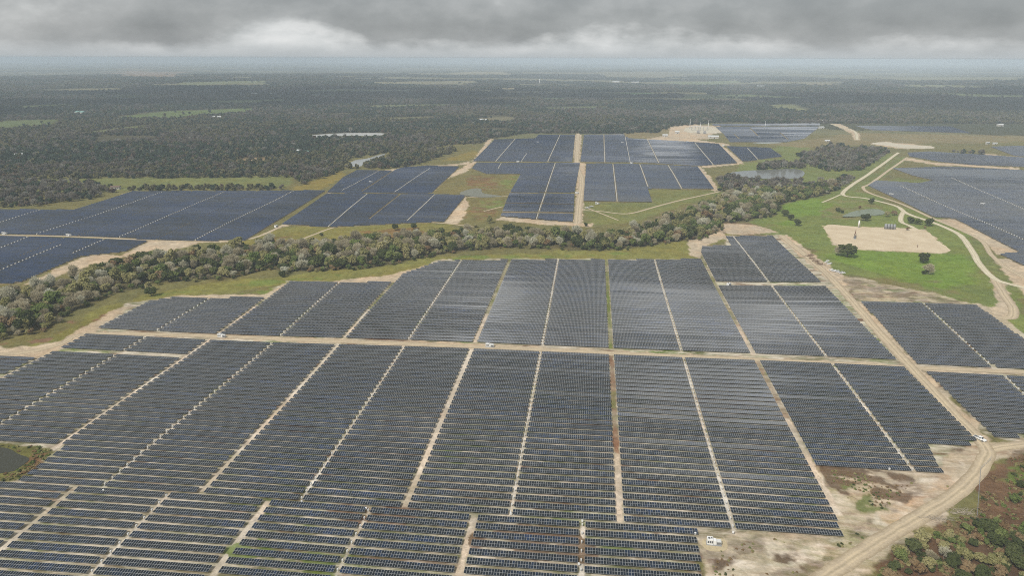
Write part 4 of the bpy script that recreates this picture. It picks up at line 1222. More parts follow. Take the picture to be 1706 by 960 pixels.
# ------------------------------------------------------------------ trees
def crown_np(kind, rad, h, seed, nleaf, leaf, nclump, zbase=0.22):
    rg = np.random.default_rng(seed)
    cl = []
    for i in range(nclump):
        u = rg.normal(size=3); u /= np.linalg.norm(u)
        rr = rg.random() ** 0.45 * 0.72
        c = np.array([u[0] * rad * rr, u[1] * rad * rr, h * (zbase + (1 - zbase) * 0.5) + u[2] * rr * h * (1 - zbase) * 0.5])
        cl.append((c, rad * (0.26 + 0.22 * rg.random()), rg.random()))
    V = []; Q = []; A = []
    per = max(1, nleaf // nclump)
    for (c, r, tint) in cl:
        for j in range(per):
            u = rg.normal(size=3); u /= np.linalg.norm(u) + 1e-9
            p = c + u * r * rg.random() ** 0.35 * np.array([1, 1, 0.8])
            if p[2] < h * 0.06: p[2] = h * (0.06 + 0.1 * rg.random())
            if kind in ('bare', 'pale'):
                d = u * 0.8 + np.array([0, 0, 0.75]) + rg.normal(size=3) * 0.45
                d /= np.linalg.norm(d)
                s = np.cross(d, np.array([0, -.5, 1.0]) + rg.normal(size=3) * .5); s /= np.linalg.norm(s) + 1e-9
                ln, wd = leaf * (1.2 + 1.3 * rg.random()), leaf * (0.11 + 0.10 * rg.random())
                a, b = d * ln / 2, s * wd / 2
            else:
                nrm = u + rg.normal(size=3) * 0.5 + np.array([0, -0.1, 0.85]); nrm /= np.linalg.norm(nrm)
                t = np.cross(nrm, rg.normal(size=3)); t /= np.linalg.norm(t) + 1e-9
                s = np.cross(nrm, t)
                k = leaf * (0.6 + 0.8 * rg.random())
                a, b = t * k / 2, s * k * (0.35 + 0.4 * rg.random())
            n0 = len(V)
            bend = np.cross(a, b); bend = bend / (np.linalg.norm(bend) + 1e-9) * leaf * 0.12 * rg.normal()
            V += [p - a - b, p + a - b * 0.6 + bend, p + a * 0.8 + b, p - a * 0.7 + b * 0.9 + bend]
            Q.append((n0, n0 + 1, n0 + 2, n0 + 3)); A += [tint] * 4
    return np.array(V), np.array(Q), np.array(A, np.float32)


def trunk_mb(kind, rad, h, seed, limbs=6):
    rg = np.random.default_rng(seed + 500)
    mb = MB()
    tr = rad * 0.055
    top = np.array([rg.normal() * 0.25, rg.normal() * 0.25, h * 0.42])
    mb.tube((0, 0, -0.4), (top[0] * .4, top[1] * .4, h * 0.2), tr * 1.35, tr, 7, False)
    mb.tube((top[0] * .4, top[1] * .4, h * 0.2), top, tr, tr * .7, 7, False)
    for i in range(limbs):
        a = 2 * math.pi * (i + rg.random() * .7) / limbs
        s = np.array([top[0] * .7, top[1] * .7, h * (0.2 + 0.2 * rg.random())])
        e = np.array([math.cos(a) * rad * (.45 + .3 * rg.random()), math.sin(a) * rad * (.45 + .3 * rg.random()), h * (0.5 + 0.3 * rg.random())])
        m = (s + e) / 2 + np.array([0, 0, -h * 0.03])
        mb.tube(s, m, tr * .55, tr * .4, 5, False); mb.tube(m, e, tr * .4, tr * .12, 5, False)
        for q in range(2):
            e2 = e + np.array([rg.normal() * rad * .22, rg.normal() * rad * .22, h * (.06 + .12 * rg.random())])
            mb.tube(m * .4 + e * .6, e2, tr * .22, tr * .07, 4, False)
    return mb


def crown_mesh(name, kind, *a, **k):
    V, Q, A = crown_np(kind, *a, **k)
    me = mesh_np(name, V, Q, [LEAF[kind]])
    at = me.attributes.new('clump', 'FLOAT', 'POINT'); at.data.foreach_set('value', A)
    return me


SPEC = {  # kind: (crown radius, height, leaves, leaf size, clumps)
    'dark': (5.6, 8.6, 1900, 0.95, 20), 'mid': (4.9, 9.2, 1700, 0.9, 20), 'olive': (4.9, 9.0, 1500, 0.9, 19), 'rust': (4.4, 8.0, 1300, 0.85, 17),
    'bare': (4.8, 9.6, 2100, 1.3, 22), 'pale': (4.5, 9.9, 1900, 1.3, 20),
}
KINDS = list(SPEC)
TREES = {}       # kind -> list of (trunk mesh, crown mesh)
for kd, (ra, hh, nl, ls, nc) in SPEC.items():
    for v in range(3):
        sd_ = KINDS.index(kd) * 10 + v
        mb = trunk_mb(kd, ra, hh, sd_, 6)
        tm = mesh_np('trunk', np.concatenate(mb.V), [np.array(mb.Q)], [M_BARKG if kd in ('bare', 'pale') else M_BARK], True)
        cm = crown_mesh('crown', kd, ra, hh * (0.92 + .08 * v), sd_ + 70, nl, ls, nc)
        TREES.setdefault(kd, []).append((tm, cm))


def joined(name, tm, cm):
    """trunk + crown in one mesh, as a source for the far woods"""
    def arr(me):
        V = np.empty(len(me.vertices) * 3, np.float32); me.vertices.foreach_get('co', V)
        Lp = np.empty(len(me.loops), np.int32); me.loops.foreach_get('vertex_index', Lp)
        return V.reshape(-1, 3), Lp.reshape(-1, 4)
    v1, q1 = arr(tm); v2, q2 = arr(cm)
    me = mesh_np(name, np.concatenate([v1, v2]), np.concatenate([q1, q2 + len(v1)]), [tm.materials[0], cm.materials[0]], False, [0] * len(q1) + [1] * len(q2))
    a2 = np.empty(len(v2), np.float32); cm.attributes['clump'].data.foreach_get('value', a2)
    at = me.attributes.new('clump', 'FLOAT', 'POINT'); at.data.foreach_set('value', np.concatenate([np.zeros(len(v1), np.float32), a2]))
    return me


def scatter_object(name, label, P, idx, scl, rot, sources):
    """ONE object that carries many trees: points with a geometry-nodes instancer"""
    cname = name + '_sources'
    c = bpy.data.collections.new(cname)
    for i, me in enumerate(sources):
        o = bpy.data.objects.new('%s_%02d' % (cname, i), me); c.objects.link(o)
    me = bpy.data.meshes.new(name)
    me.vertices.add(len(P)); me.vertices.foreach_set('co', np.asarray(P, np.float32).ravel())
    for nm, ty, arr, f in (('pick', 'INT', np.asarray(idx, np.int32), 'value'), ('siz', 'FLOAT_VECTOR', np.asarray(scl, np.float32), 'vector'), ('rotz', 'FLOAT', np.asarray(rot, np.float32), 'value')):
        a = me.attributes.new(nm, ty, 'POINT'); a.data.foreach_set(f, arr.ravel())
    o = link(name, me)
    ng = bpy.data.node_groups.new(name + '_nodes', 'GeometryNodeTree')
    ng.interface.new_socket('Geometry', in_out='INPUT', socket_type='NodeSocketGeometry')
    ng.interface.new_socket('Geometry', in_out='OUTPUT', socket_type='NodeSocketGeometry')
    N = ng.nodes
    gi, go = N.new('NodeGroupInput'), N.new('NodeGroupOutput')
    ci = N.new('GeometryNodeCollectionInfo'); ci.inputs['Collection'].default_value = c
    ci.inputs['Separate Children'].default_value = True; ci.inputs['Reset Children'].default_value = True
    iop = N.new('GeometryNodeInstanceOnPoints'); iop.inputs['Pick Instance'].default_value = True
    def named(nm, ty):
        n = N.new('GeometryNodeInputNamedAttribute'); n.data_type = ty; n.inputs['Name'].default_value = nm
        return n.outputs['Attribute']
    cx = N.new('ShaderNodeCombineXYZ')
    ng.links.new(named('rotz', 'FLOAT'), cx.inputs[2])
    ng.links.new(gi.outputs[0], iop.inputs['Points'])
    ng.links.new(ci.outputs[0], iop.inputs['Instance'])
    ng.links.new(named('pick', 'INT'), iop.inputs['Instance Index'])
    ng.links.new(cx.outputs[0], iop.inputs['Rotation'])
    ng.links.new(named('siz', 'FLOAT_VECTOR'), iop.inputs['Scale'])
    ng.links.new(iop.outputs[0], go.inputs[0])
    md = o.modifiers.new('scatter', 'NODES'); md.node_group = ng
    return tag(o, label, 'woods', None, 'stuff')


def jitter_fill(W, sp):
    x0, y0 = W.min(0); x1, y1 = W.max(0)
    xs = np.arange(x0, x1, sp); ys = np.arange(y0, y1, sp)
    X, Y = np.meshgrid(xs, ys)
    X = X + (RNG.random(X.shape) - .5) * sp * .95; Y = Y + (RNG.random(Y.shape) - .5) * sp * .95
    X = X.ravel(); Y = Y.ravel()
    k = inside(W, X, Y)
    return X[k], Y[k]


KIND_WORDS = {'dark': 'dark green oak', 'mid': 'mid-green leafy tree', 'olive': 'olive-yellow tree', 'rust': 'rust-brown tree', 'bare': 'grey bare tree', 'pale': 'silvery bare tree'}


def build_trees():
    items = []   # x, y, kind, scale, where
    # the creek belt
    W = gp(BELT)
    X, Y = jitter_fill(W, 7.6)
    D = -sdf(W, X, Y)
    n = fbm(X, Y, 60, 400, 3)
    for x, y, d, q in zip(X, Y, D, n):
        r = random.random()
        wts = {'dark': .13, 'mid': .20, 'olive': .33, 'rust': .08, 'bare': .20, 'pale': .06}
        if q > .56: wts['dark'] += .22
        if q < .45: wts['bare'] += .2; wts['pale'] += .12
        k = random.choices(list(wts), list(wts.values()))[0]
        s = random.choices((random.uniform(.45, .7), random.uniform(.7, 1.05), random.uniform(1.05, 1.4)), (3, 5, 2))[0] * (0.8 if d < 5 else 1.0)
        items.append((x, y, k, s, 'belt'))
    # brush along its near edge
    for _ in range(150):
        i = random.randrange(1, 24)
        a, b = W[i], W[i + 1]; t = random.random()
        p = a * (1 - t) + b * t + np.array([random.gauss(0, 2.5), random.gauss(0, 2.5)])
        items.append((p[0], p[1], random.choices(['dark', 'mid', 'rust', 'olive', 'bare'], [3, 2, 2, 2, 1])[0], random.uniform(.25, .5), 'beltbrush'))
    # near wood at the bottom right corner
    W = gp(WOOD_NEAR)
    X, Y = jitter_fill(W, 4.5)
    for x, y in zip(X, Y):
        if random.random() < .12: continue
        k = random.choices(KINDS, [.34, .18, .22, .21, .04, .01])[0]
        items.append((x, y, k, random.choice((random.uniform(.2, .4), random.uniform(.36, .66))), 'corner'))
    # trees that stand by themselves
    solo = [(1411, 428, 'dark', 1.46, 'meadow', 'round dark oak on the green meadow below the well pad'),
            (1396, 426, 'bare', 1.01, 'meadow', 'thin grey tree leaning against the round dark oak below the well pad'),
            (1538, 438, 'dark', 1.01, 'meadow', 'round dark bush-like oak right of the well pad front edge'),
            (1546, 457, 'bare', .91, 'meadow', 'spindly bare tree on bright grass right of the round dark oak'),
            (1540, 457, 'dark', .47, 'meadow', 'low dark shrub at the foot of the spindly bare tree'),
            (1442, 368, 'dark', 1.04, 'meadow', 'round dark oak in front of the pale green pond'),
            (1452, 340, 'dark', .86, 'meadow', 'dark tree standing right beside the pale gravel road bend'),
            (1432, 348, 'rust', .52, 'meadow', 'small brown shrub behind the pale green pond'),
            (1396, 353, 'dark', .65, 'meadow', 'dark low shrub left of the pale green pond'),
            (1403, 355, 'dark', .49, 'meadow', 'small shrub close by the left tip of the pale green pond'),
            (1477, 361, 'olive', .86, 'meadow', 'olive tree at the right end of the pale green pond'),
            (1490, 359, 'rust', .78, 'meadow', 'brownish tree between the pale green pond and the gravel road'),
            (1517, 372, 'dark', .94, 'meadow', 'leftmost dark tree of three by the gravel road fork'),
            (1529, 374, 'mid', .86, 'meadow', 'middle green tree of three by the gravel road fork'),
            (1548, 377, 'dark', 1.04, 'meadow', 'tallest dark tree of three by the gravel road fork'),
            (1512, 384, 'rust', .47, 'meadow', 'low brown shrub next to the spur road onto the well pad'),
            (1541, 381, 'rust', .39, 'meadow', 'tiny brown shrub right of the spur road end'),
            (1296, 352, 'dark', .78, 'meadow', 'dark tree heading the short line at the belt east end'),
            (1307, 360, 'dark', .91, 'meadow', 'dark tree in the middle of the short line at the belt east end'),
            (1317, 367, 'dark', .72, 'meadow', 'smaller dark tree second from the foot of the short line'),
            (1327, 376, 'dark', .91, 'meadow', 'dark round tree at the foot of the short line on the meadow'),
            (471, 462, 'dark', .70, 'strip', 'dark evergreen standing forward of the belt on the grass strip'),
            (474, 457, 'pale', .85, 'strip', 'pale bare tree just behind the dark evergreen on the grass strip'),
            (252, 493, 'dark', .85, 'strip', 'broad dark bush standing clear of the belt on the left grass strip'),
            (250, 485, 'olive', .75, 'strip', 'olive tree behind the broad dark bush on the left grass strip'),
            (658, 384, 'dark', .72, 'rear', 'dark tree on the brown grass behind the belt, leftmost of two'),
            (689, 382, 'dark', .72, 'rear', 'dark tree on the brown grass behind the belt, right of its twin'),
            (619, 400, 'dark', .80, 'rear', 'dark tree on the green slope behind the belt'),
            (536, 393, 'dark', .42, 'rear', 'small dark bush beside the rear track'),
            (482, 402, 'dark', .36, 'rear', 'tiny dark bush behind the belt near the left sandy spread'),
            (404, 412, 'dark', .62, 'rear', 'dark tree rising at the foot of the left sandy track'),
            (976, 377, 'dark', .55, 'rear', 'dark tree at the near end of the long sandy lane, right one'),
            (958, 381, 'dark', .45, 'rear', 'dark tree at the near end of the long sandy lane, left one'),
            (792, 379, 'olive', .55, 'rear', 'olive tree below the corner of the middle array'),
            (815, 372, 'olive', .8, 'rear', 'large olive tree beside the corner of the middle array'),
            (1690, 838, 'mid', .50, 'field', 'green shrub tree on the rust-coloured field'),
            (1700, 815, 'dark', .40, 'field', 'dark shrub on the green patch of the rust-coloured field'),
            (185, 314, 'dark', .7, 'leftfield', 'lone dark tree on the olive field at the left')]
    for px, py, k, s, wh, lab in solo:
        x, y = g(px, py); items.append((x, y, k, s, wh, lab))
    # rank by size in the picture
    out = []
    for it in items:
        x, y, k, s = it[:4]
        z = float(terrain(x, y))
        px, py, d = project(x, y, z + SPEC[k][1] * s * .5)
        vis = -30 < px < 1736 and py < 985
        size = SPEC[k][0] * s * FPX / float(d) * (1.0 if vis else 0)
        if len(it) > 5: size += 1000
        if it[4] == 'belt':
            size *= 1.0
        out.append((size, it, float(px), float(py), z))
    out.sort(key=lambda t: -t[0])
    near = [t for t in out if t[0] > 0][:300]
    rest = [t for t in out if t[0] > 0][300:]
    # labels: landmark segment + kind + order along it
    seg_names = [(-60, 60, 'left end'), (60, 130, 'sandy bend'), (130, 200, 'left corner block'), (200, 260, 'broad dark bush'), (260, 340, 'upper left block'), (340, 430, 'upper left block end'), (430, 540, 'forward evergreen'),
                 (540, 660, 'stepped block corner'), (660, 760, 'stepped block top'), (760, 880, 'north block middle'), (880, 1010, 'green weed lane'), (1010, 1110, 'north block right part'), (1110, 1250, 'bare brown patch'), (1250, 1450, 'meadow end')]
    buckets = {}
    for t in near:
        it = t[1]
        if len(it) > 5: continue
        if it[4] == 'corner':
            seg = 'edge' if t[3] < 905 else 'mid' if t[3] < 940 else 'front'
            buckets.setdefault(('corner', seg, it[2]), []).append(t)
        else:
            seg = next((s for a, b, s in seg_names if a <= t[2] < b), 'far end')
            buckets.setdefault((it[4], seg, it[2]), []).append(t)
    labels = {}
    for (wh, seg, kd), lst in buckets.items():
        lst.sort(key=lambda t: t[2])
        for i, t in enumerate(lst):
            o = ('' if len(lst) == 1 else ordinal(i + 1) + ' ') + KIND_WORDS[kd]
            lr = '' if len(lst) == 1 else ' from left'
            if wh == 'corner':
                lab = o + lr + {'edge': ' along the far edge of the corner wood', 'mid': ' in the middle of the corner wood', 'front': ' in the nearest part of the corner wood'}[seg]
            elif wh == 'belt':
                lab = o + lr + ' in the creek belt by the ' + seg
            else:
                lab = ('' if len(lst) == 1 else ordinal(i + 1) + ' ') + 'low ' + {'dark': 'dark green', 'mid': 'mid-green', 'olive': 'olive', 'rust': 'rust', 'bare': 'grey', 'pale': 'silvery'}[kd] + ' scrub' + lr + ' at the belt edge by the ' + seg
            labels[id(t)] = lab
    for t in near:
        size, it, px, py, z = t
        x, y, k, s = it[:4]
        lab = it[5] if len(it) > 5 else labels[id(t)]
        grp = {'belt': 'trees of the creek belt', 'beltbrush': 'trees of the creek belt', 'corner': 'trees of the corner wood'}.get(it[4], 'trees standing alone')
        nm = {'dark': 'oak_tree', 'mid': 'leafy_tree', 'olive': 'olive_tree', 'rust': 'brown_tree', 'bare': 'bare_tree', 'pale': 'bare_tree'}[k]
        root = empty(nm, (x, y, z), random.uniform(0, 6.28), lab, 'tree', grp)
        root.scale = (s * random.uniform(.9, 1.12), s * random.uniform(.9, 1.12), s * random.uniform(.85, 1.15))
        tm, cm = random.choice(TREES[k])
        link('trunk', tm, root); link('crown', cm, root)
    # the rest of the belt: one object
    src = []; key = {}
    for k in KINDS:
        for v, (tm, cm) in enumerate(TREES[k]):
            key[(k, v)] = len(src); src.append(joined('belt_tree', tm, cm))
    P, I, S, Rz = [], [], [], []
    for size, it, px, py, z in rest:
        x, y, k, s = it[:4]
        P.append((x, y, z)); I.append(key[(k, random.randrange(3))]); S.append((s * random.uniform(.9, 1.12), s * random.uniform(.9, 1.12), s * random.uniform(.85, 1.15))); Rz.append(random.uniform(0, 6.28))
    print('trees', len(near), 'belt rest', len(rest))
    scatter_object('creek_belt_woods', 'mixed green and bare grey trees filling the depth of the winding creek belt', P, I, S, Rz, src)

    # ---- the woods beyond
    low = []; kinds_l = []
    for k in KINDS:
        ra, hh, nl, ls, nc = SPEC[k]
        for v in range(2):
            if k in ('bare', 'pale'): V, Q, A = crown_np(k, ra, hh, 900 + v + 10 * KINDS.index(k), 260, 2.6, 9)
            else: V, Q, A = crown_np(k, ra, hh, 900 + v + 10 * KINDS.index(k), 190, 2.3, 9, 0.08)
            me = mesh_np('wood_tree', V, Q, [WOOD[k]])
            at = me.attributes.new('clump', 'FLOAT', 'POINT'); at.data.foreach_set('value', A)
            low.append(me); kinds_l.append(k)
    blocks_w = [gp(b['poly']) for b in BLOCKS if b['far']]
    water_w = [gp(p) for p in POND_HOLES]
    fields_w = [gp(p) for p, c in FIELDS_FAR]
    allP, allI, allS, allR = [], [], [], []

    def emit(x, y, wts, smin, smax, flat=1.0, pad=4.0, chk=True, stands=True):
        keep = np.ones(len(x), bool)
        if chk:
            for Wb in blocks_w + water_w:
                bb = (x > Wb[:, 0].min() - 9) & (x < Wb[:, 0].max() + 9) & (y > Wb[:, 1].min() - 9) & (y < Wb[:, 1].max() + 9)
                ii = np.nonzero(bb)[0]
                if len(ii): keep[ii] &= sdf(Wb, x[ii], y[ii]) > pad
            for Wb in fields_w:
                bb = (x > Wb[:, 0].min()) & (x < Wb[:, 0].max()) & (y > Wb[:, 1].min()) & (y < Wb[:, 1].max())
                ii = np.nonzero(bb)[0]
                if len(ii):
                    rag = 25 * (fbm(x[ii], y[ii], 60, 500) - .5)
                    keep[ii] &= (sdf(Wb, x[ii], y[ii]) + rag > 0) | (RNG.random(len(ii)) < 0.012)
        x, y = x[keep], y[keep]
        m = len(x)
        z = terrain(x, y)
        kk = RNG.choice(len(KINDS), m, p=np.array(wts) / sum(wts))
        nz = fbm(x, y, 210, 420, 4) if stands else np.full(m, .5)
        kk = np.where((nz > .54) & (RNG.random(m) < .55), 0, kk)
        kk = np.where((nz < .42) & (RNG.random(m) < .45), 4, kk)
        nz = fbm(x, y, 330, 450, 3)
        kk = np.where((nz < .40) & (RNG.random(m) < .6), 2, kk) if stands else kk
        s = RNG.uniform(smin, smax, m)
        allP.append(np.stack([x, y, z], 1)); allI.append(kk * 2 + RNG.integers(0, 2, m))
        allS.append(np.stack([s, s * RNG.uniform(.9, 1.1, m), s * flat * RNG.uniform(.75, 1.2, m)], 1)); allR.append(RNG.uniform(0, 6.28, m))

    for i, Pw in enumerate(WOODS):
        Wp = gp(Pw)
        far_lim = 2300
        x, y = jitter_fill(Wp[:, :], 8.6) if i else (None, None)
        if i == 0:
            # fan-shaped filling, ring by ring
            xs, ys = [], []
            d = 700.0
            heading = YAW
            while d < 2600:
                sp = 8.6 + (d - 700) / 1900 * 3.0
                na = int(d * R(92) / sp)
                a = np.linspace(-R(46), R(46), na) + (RNG.random(na) - .5) * R(92) / na * .95
                dd = d + (RNG.random(na) - .5) * sp
                az_ = a - heading
                xs.append(np.sin(az_) * dd); ys.append(np.cos(az_) * dd)
                d += sp
            x, y = np.concatenate(xs), np.concatenate(ys)
            k = inside(Wp, x, y)
            x, y = x[k], y[k]
            gaps = fbm(x * .7, y, 150, 430, 4)
            k = gaps < .66
            emit(x[k], y[k], [.40, .14, .22, .09, .12, .03], .62, 1.12)
        elif i == 2:
            emit(x, y, [.5, .2, .2, .05, .05, 0], .45, .85)
        else:
            emit(x, y, [.20, .05, .14, .06, .45, .12], .45, 1.1, stands=False)
    # further out
    xs, ys, ss = [], [], []
    d = 1500.0
    inner = gp(WOODS[0])
    while d < 8200:
        sp = 11 + (d - 1500) / 6700 * 21
        na = int(d * R(88) / sp)
        a = np.linspace(-R(44), R(44), na) + (RNG.random(na) - .5) * R(88) / na * .95
        dd = d + (RNG.random(na) - .5) * sp
        az_ = a - YAW
        xs.append(np.sin(az_) * dd); ys.append(np.cos(az_) * dd)
        d += sp
    x, y = np.concatenate(xs), np.concatenate(ys)
    px_, py_, _ = project(x, y, terrain(x, y))
    k = far_wood_mask(x, y) & (py_ < 206) & ~(inside(inner, x, y) & (np.hypot(x, y) < 2600))
    x, y = x[k], y[k]
    dist = np.hypot(x, y)
    for lo, hi, s0, s1, fl in ((0, 3000, .8, 1.3, .9), (3000, 5000, 1.2, 1.9, .65), (5000, 9000, 1.8, 3.2, .4)):
        k = (dist >= lo) & (dist < hi)
        emit(x[k], y[k], [.54, .18, .20, .06, .02, .0], s0, s1, fl)
    P = np.concatenate(allP); print('far trees', len(P))
    scatter_object('far_woods', 'dark woodland of countless trees stretching to the hazy horizon', P, np.concatenate(allI), np.concatenate(allS), np.concatenate(allR), low)
    # scrub and weeds on rough ground: bottom right wood floor, pond bank
    wd = []
    for k in ('dark', 'mid', 'olive', 'rust'):
        V, Q, A = crown_np(k, 1.0, 0.9, 1200 + KINDS.index(k), 60, 0.45, 5, 0.0)
        me = mesh_np('weed_tuft', V, Q, [LEAF[k]]); at = me.attributes.new('clump', 'FLOAT', 'POINT'); at.data.foreach_set('value', A)
        wd.append(me)
    P, I, S, Rz = [], [], [], []
    for poly, sp, wts in ((WOOD_NEAR, 2.2, [3, 2, 2, 3]), ([(1720, 752), (1660, 772), (1640, 800), (1632, 850), (1560, 880), (1500, 915), (1440, 985), (1720, 985)], 1.9, [1, 1, 2, 6]),
                          ([(-60, 738), (60, 743), (86, 753), (70, 775), (40, 800), (-60, 806)], 1.7, [1, 2, 3, 3]), ([(1380, 784), (1520, 798), (1525, 830), (1470, 850), (1395, 825)], 1.9, [1, 2, 2, 4]), ([(1180, 930), (1210, 892), (1405, 905), (1560, 790), (1600, 800), (1480, 870), (1330, 965), (1180, 985)], 2.6, [1, 1, 3, 4])):
        Wp = gp(poly); x, y = jitter_fill(Wp, sp)
        k = fbm(x, y, 9, 440, 3) > (.60 if sp == 2.6 and poly[0][0] == 1180 else .46)
        if poly[0][0] < 0:
            pw = gp([(-60, 748), (8, 746), (30, 756), (52, 765), (32, 781), (17, 788), (-60, 790)]); k &= sdf(pw, x, y) > .8
        for a, b in zip(x[k], y[k]):
            s = random.uniform(.4, 1.3) * (1.7 if sp == 2.2 else .7 if poly[0][0] in (1180, 1380) else 1); P.append((a, b, float(terrain(a, b)))); I.append(random.choices(range(4), wts)[0]); S.append((s, s, s * random.uniform(.5, 1.1))); Rz.append(random.uniform(0, 6.28))
    o = scatter_object('weeds', 'low rust and green weeds and scrub on the rough ground', P, I, S, Rz, wd)
    o['category'] = 'weeds'


# ------------------------------------------------------------------ objects
def at(px, py, dz=0.0):
    x, y = g(px, py)
    return (float(x), float(y), float(terrain(x, y)) + dz)


def copy_tree(o, parent=None):
    c = o.copy(); COL.objects.link(c)
    if parent is not None: c.parent = parent
    for ch in list(o.children): copy_tree(ch, c)
    return c


def make_skid(loc, rz, label):
    r = empty('inverter_skid', loc, rz, label, 'inverter', 'white inverter skids in the fields')
    MB().box((0, 0, .18), (6.6, 2.9, .36)).build('base', M_LGREY, r)
    MB().box((-1.75, 0, 1.66), (2.7, 2.5, 2.6)).build('inverter_cabinet', M_WHITE, r, bevel=.04)
    v = MB()
    for x in (-2.6, -1.75, -.9): v.box((x, -1.27, 1.7), (.62, .05, 1.2))
    v.box((-2.2, 0, 2.99), (.9, 1.2, .06)).box((-1.1, .2, 2.99), (.7, .9, .06))
    v.build('vent', M_DGREY, r)
    MB().box((2.0, 0, 1.3), (2.3, 2.0, 1.8)).box((2.0, 0, 2.3), (1.6, 1.3, .25)).build('transformer', M_OFFWHITE, r, bevel=.04)
    f = MB()
    for i in range(8): f.box((1.2 + .23 * i, -1.15, 1.3), (.06, .3, 1.3))
    f.build('cooling_fins', M_LGREY, r)
    MB().box((.25, 0, 1.4), (1.1, 2.2, 2.0)).build('switchgear', M_WHITE, r, bevel=.03)
    return r


def place_copy(src, loc, rz, label, scale=1.0):
    c = copy_tree(src); c.location = loc; c.rotation_euler = (0, 0, rz); c['label'] = label
    c.scale = [v * scale for v in src.scale]
    return c


def make_pickup(loc, rz, label, group):
    r = empty('pickup_truck', loc, rz, label, 'truck', group)
    # profile body
    prof = [(-2.85, .55), (-2.85, 1.05), (-.75, 1.08), (-.55, 1.12), (1.35, 1.12), (2.65, 1.02), (2.85, .85), (2.85, .5)]
    V = []; n = len(prof); hw = .98
    for s in (-1, 1):
        for x, z in prof: V.append((x, s * hw * (1 if z < 1.1 else .96), z))
    Q = [(i, (i + 1) % n, n + (i + 1) % n, n + i) for i in range(n)]
    b = MB(); b.add(V, Q)
    for s, o in ((0, 0), (1, n)):
        idx = list(range(o, o + n)); 
        b.T += [[idx[0], idx[i], idx[i + 1]] for i in range(1, n - 1)]
    b.build('body', M_WHITE, r, bevel=.03)
    cp = [(-.85, 1.1), (-.72, 1.78), (-.45, 1.86), (.55, 1.86), (.8, 1.8), (1.45, 1.12)]
    V = [(x, s * (.93 if z < 1.2 else .76), z) for s in (-1, 1) for x, z in cp]; n = len(cp)
    c = MB(); c.add(V, [(i, (i + 1) % n, n + (i + 1) % n, n + i) for i in range(n)])
    for o in (0, n): c.T += [[o, o + i, o + i + 1] for i in range(1, n - 1)]
    c.build('cab', M_WHITE, r, bevel=.03)
    w_ = MB()
    w_.add([(1.40, -.80, 1.20), (1.40, .80, 1.20), (.90, .68, 1.76), (.90, -.68, 1.76)], [(0, 1, 2, 3)])
    for s in (-1, 1):
        w_.box((0.45, s * .86, 1.47), (.85, .06, .42)).box((-.42, s * .86, 1.47), (.62, .06, .42))
    w_.box((-.82, 0, 1.48), (.05, 1.3, .42))
    w_.build('windows', M_GLASS, r)
    MB().box((-1.85, 0, 1.075), (1.75, 1.55, .03)).build('cargo_bed', M_DGREY, r)
    for x in (-1.85, 1.85):
        for s in (-1, 1):
            wh = MB(); wh.tube((x, s * .80, .40), (x, s * 1.02, .40), .40, n=14)
            wo = wh.build('wheel', M_BLACK, r)
            MB().tube((x, s * 1.0, .40), (x, s * 1.035, .40), .22, n=10).build('rim', M_STEEL, wo)
    for s in (-1, 1): MB().box((2.83, s * .68, .86), (.08, .4, .18)).build('headlight', M_OFFWHITE, r)
    for s in (-1, 1): MB().box((-2.86, s * .86, .88), (.05, .16, .3)).build('tail_light', M_RED, r)
    return r


def make_house(loc, rz, L_, W_, H_, roofm, name, label, group='scattered farm buildings'):
    r = empty(name, loc, rz, label, 'building', group)
    MB().box((0, 0, H_ / 2), (L_, W_, H_)).build('wall', M_WALL, r)
    p = H_ * .45; o = .5
    V = [(-L_ / 2 - o, -W_ / 2 - o, H_), (L_ / 2 + o, -W_ / 2 - o, H_), (L_ / 2 + o, W_ / 2 + o, H_), (-L_ / 2 - o, W_ / 2 + o, H_), (-L_ / 2 - o, 0, H_ + p), (L_ / 2 + o, 0, H_ + p)]
    m = MB(); m.add(V, [(0, 1, 5, 4), (2, 3, 4, 5), (3, 2, 1, 0)], [(0, 4, 3), (1, 2, 5)]); m.build('roof', roofm, r)
    MB().box((L_ * .1, -W_ / 2 - .03, 1.2), (min(3, L_ * .2), .08, 2.4)).build('door', M_DGREY, r)
    for k in (-.3, .35): MB().box((L_ * k, -W_ / 2 - .03, H_ * .58), (1.6, .08, 1.2)).build('window', M_GLASS, r)
    return r


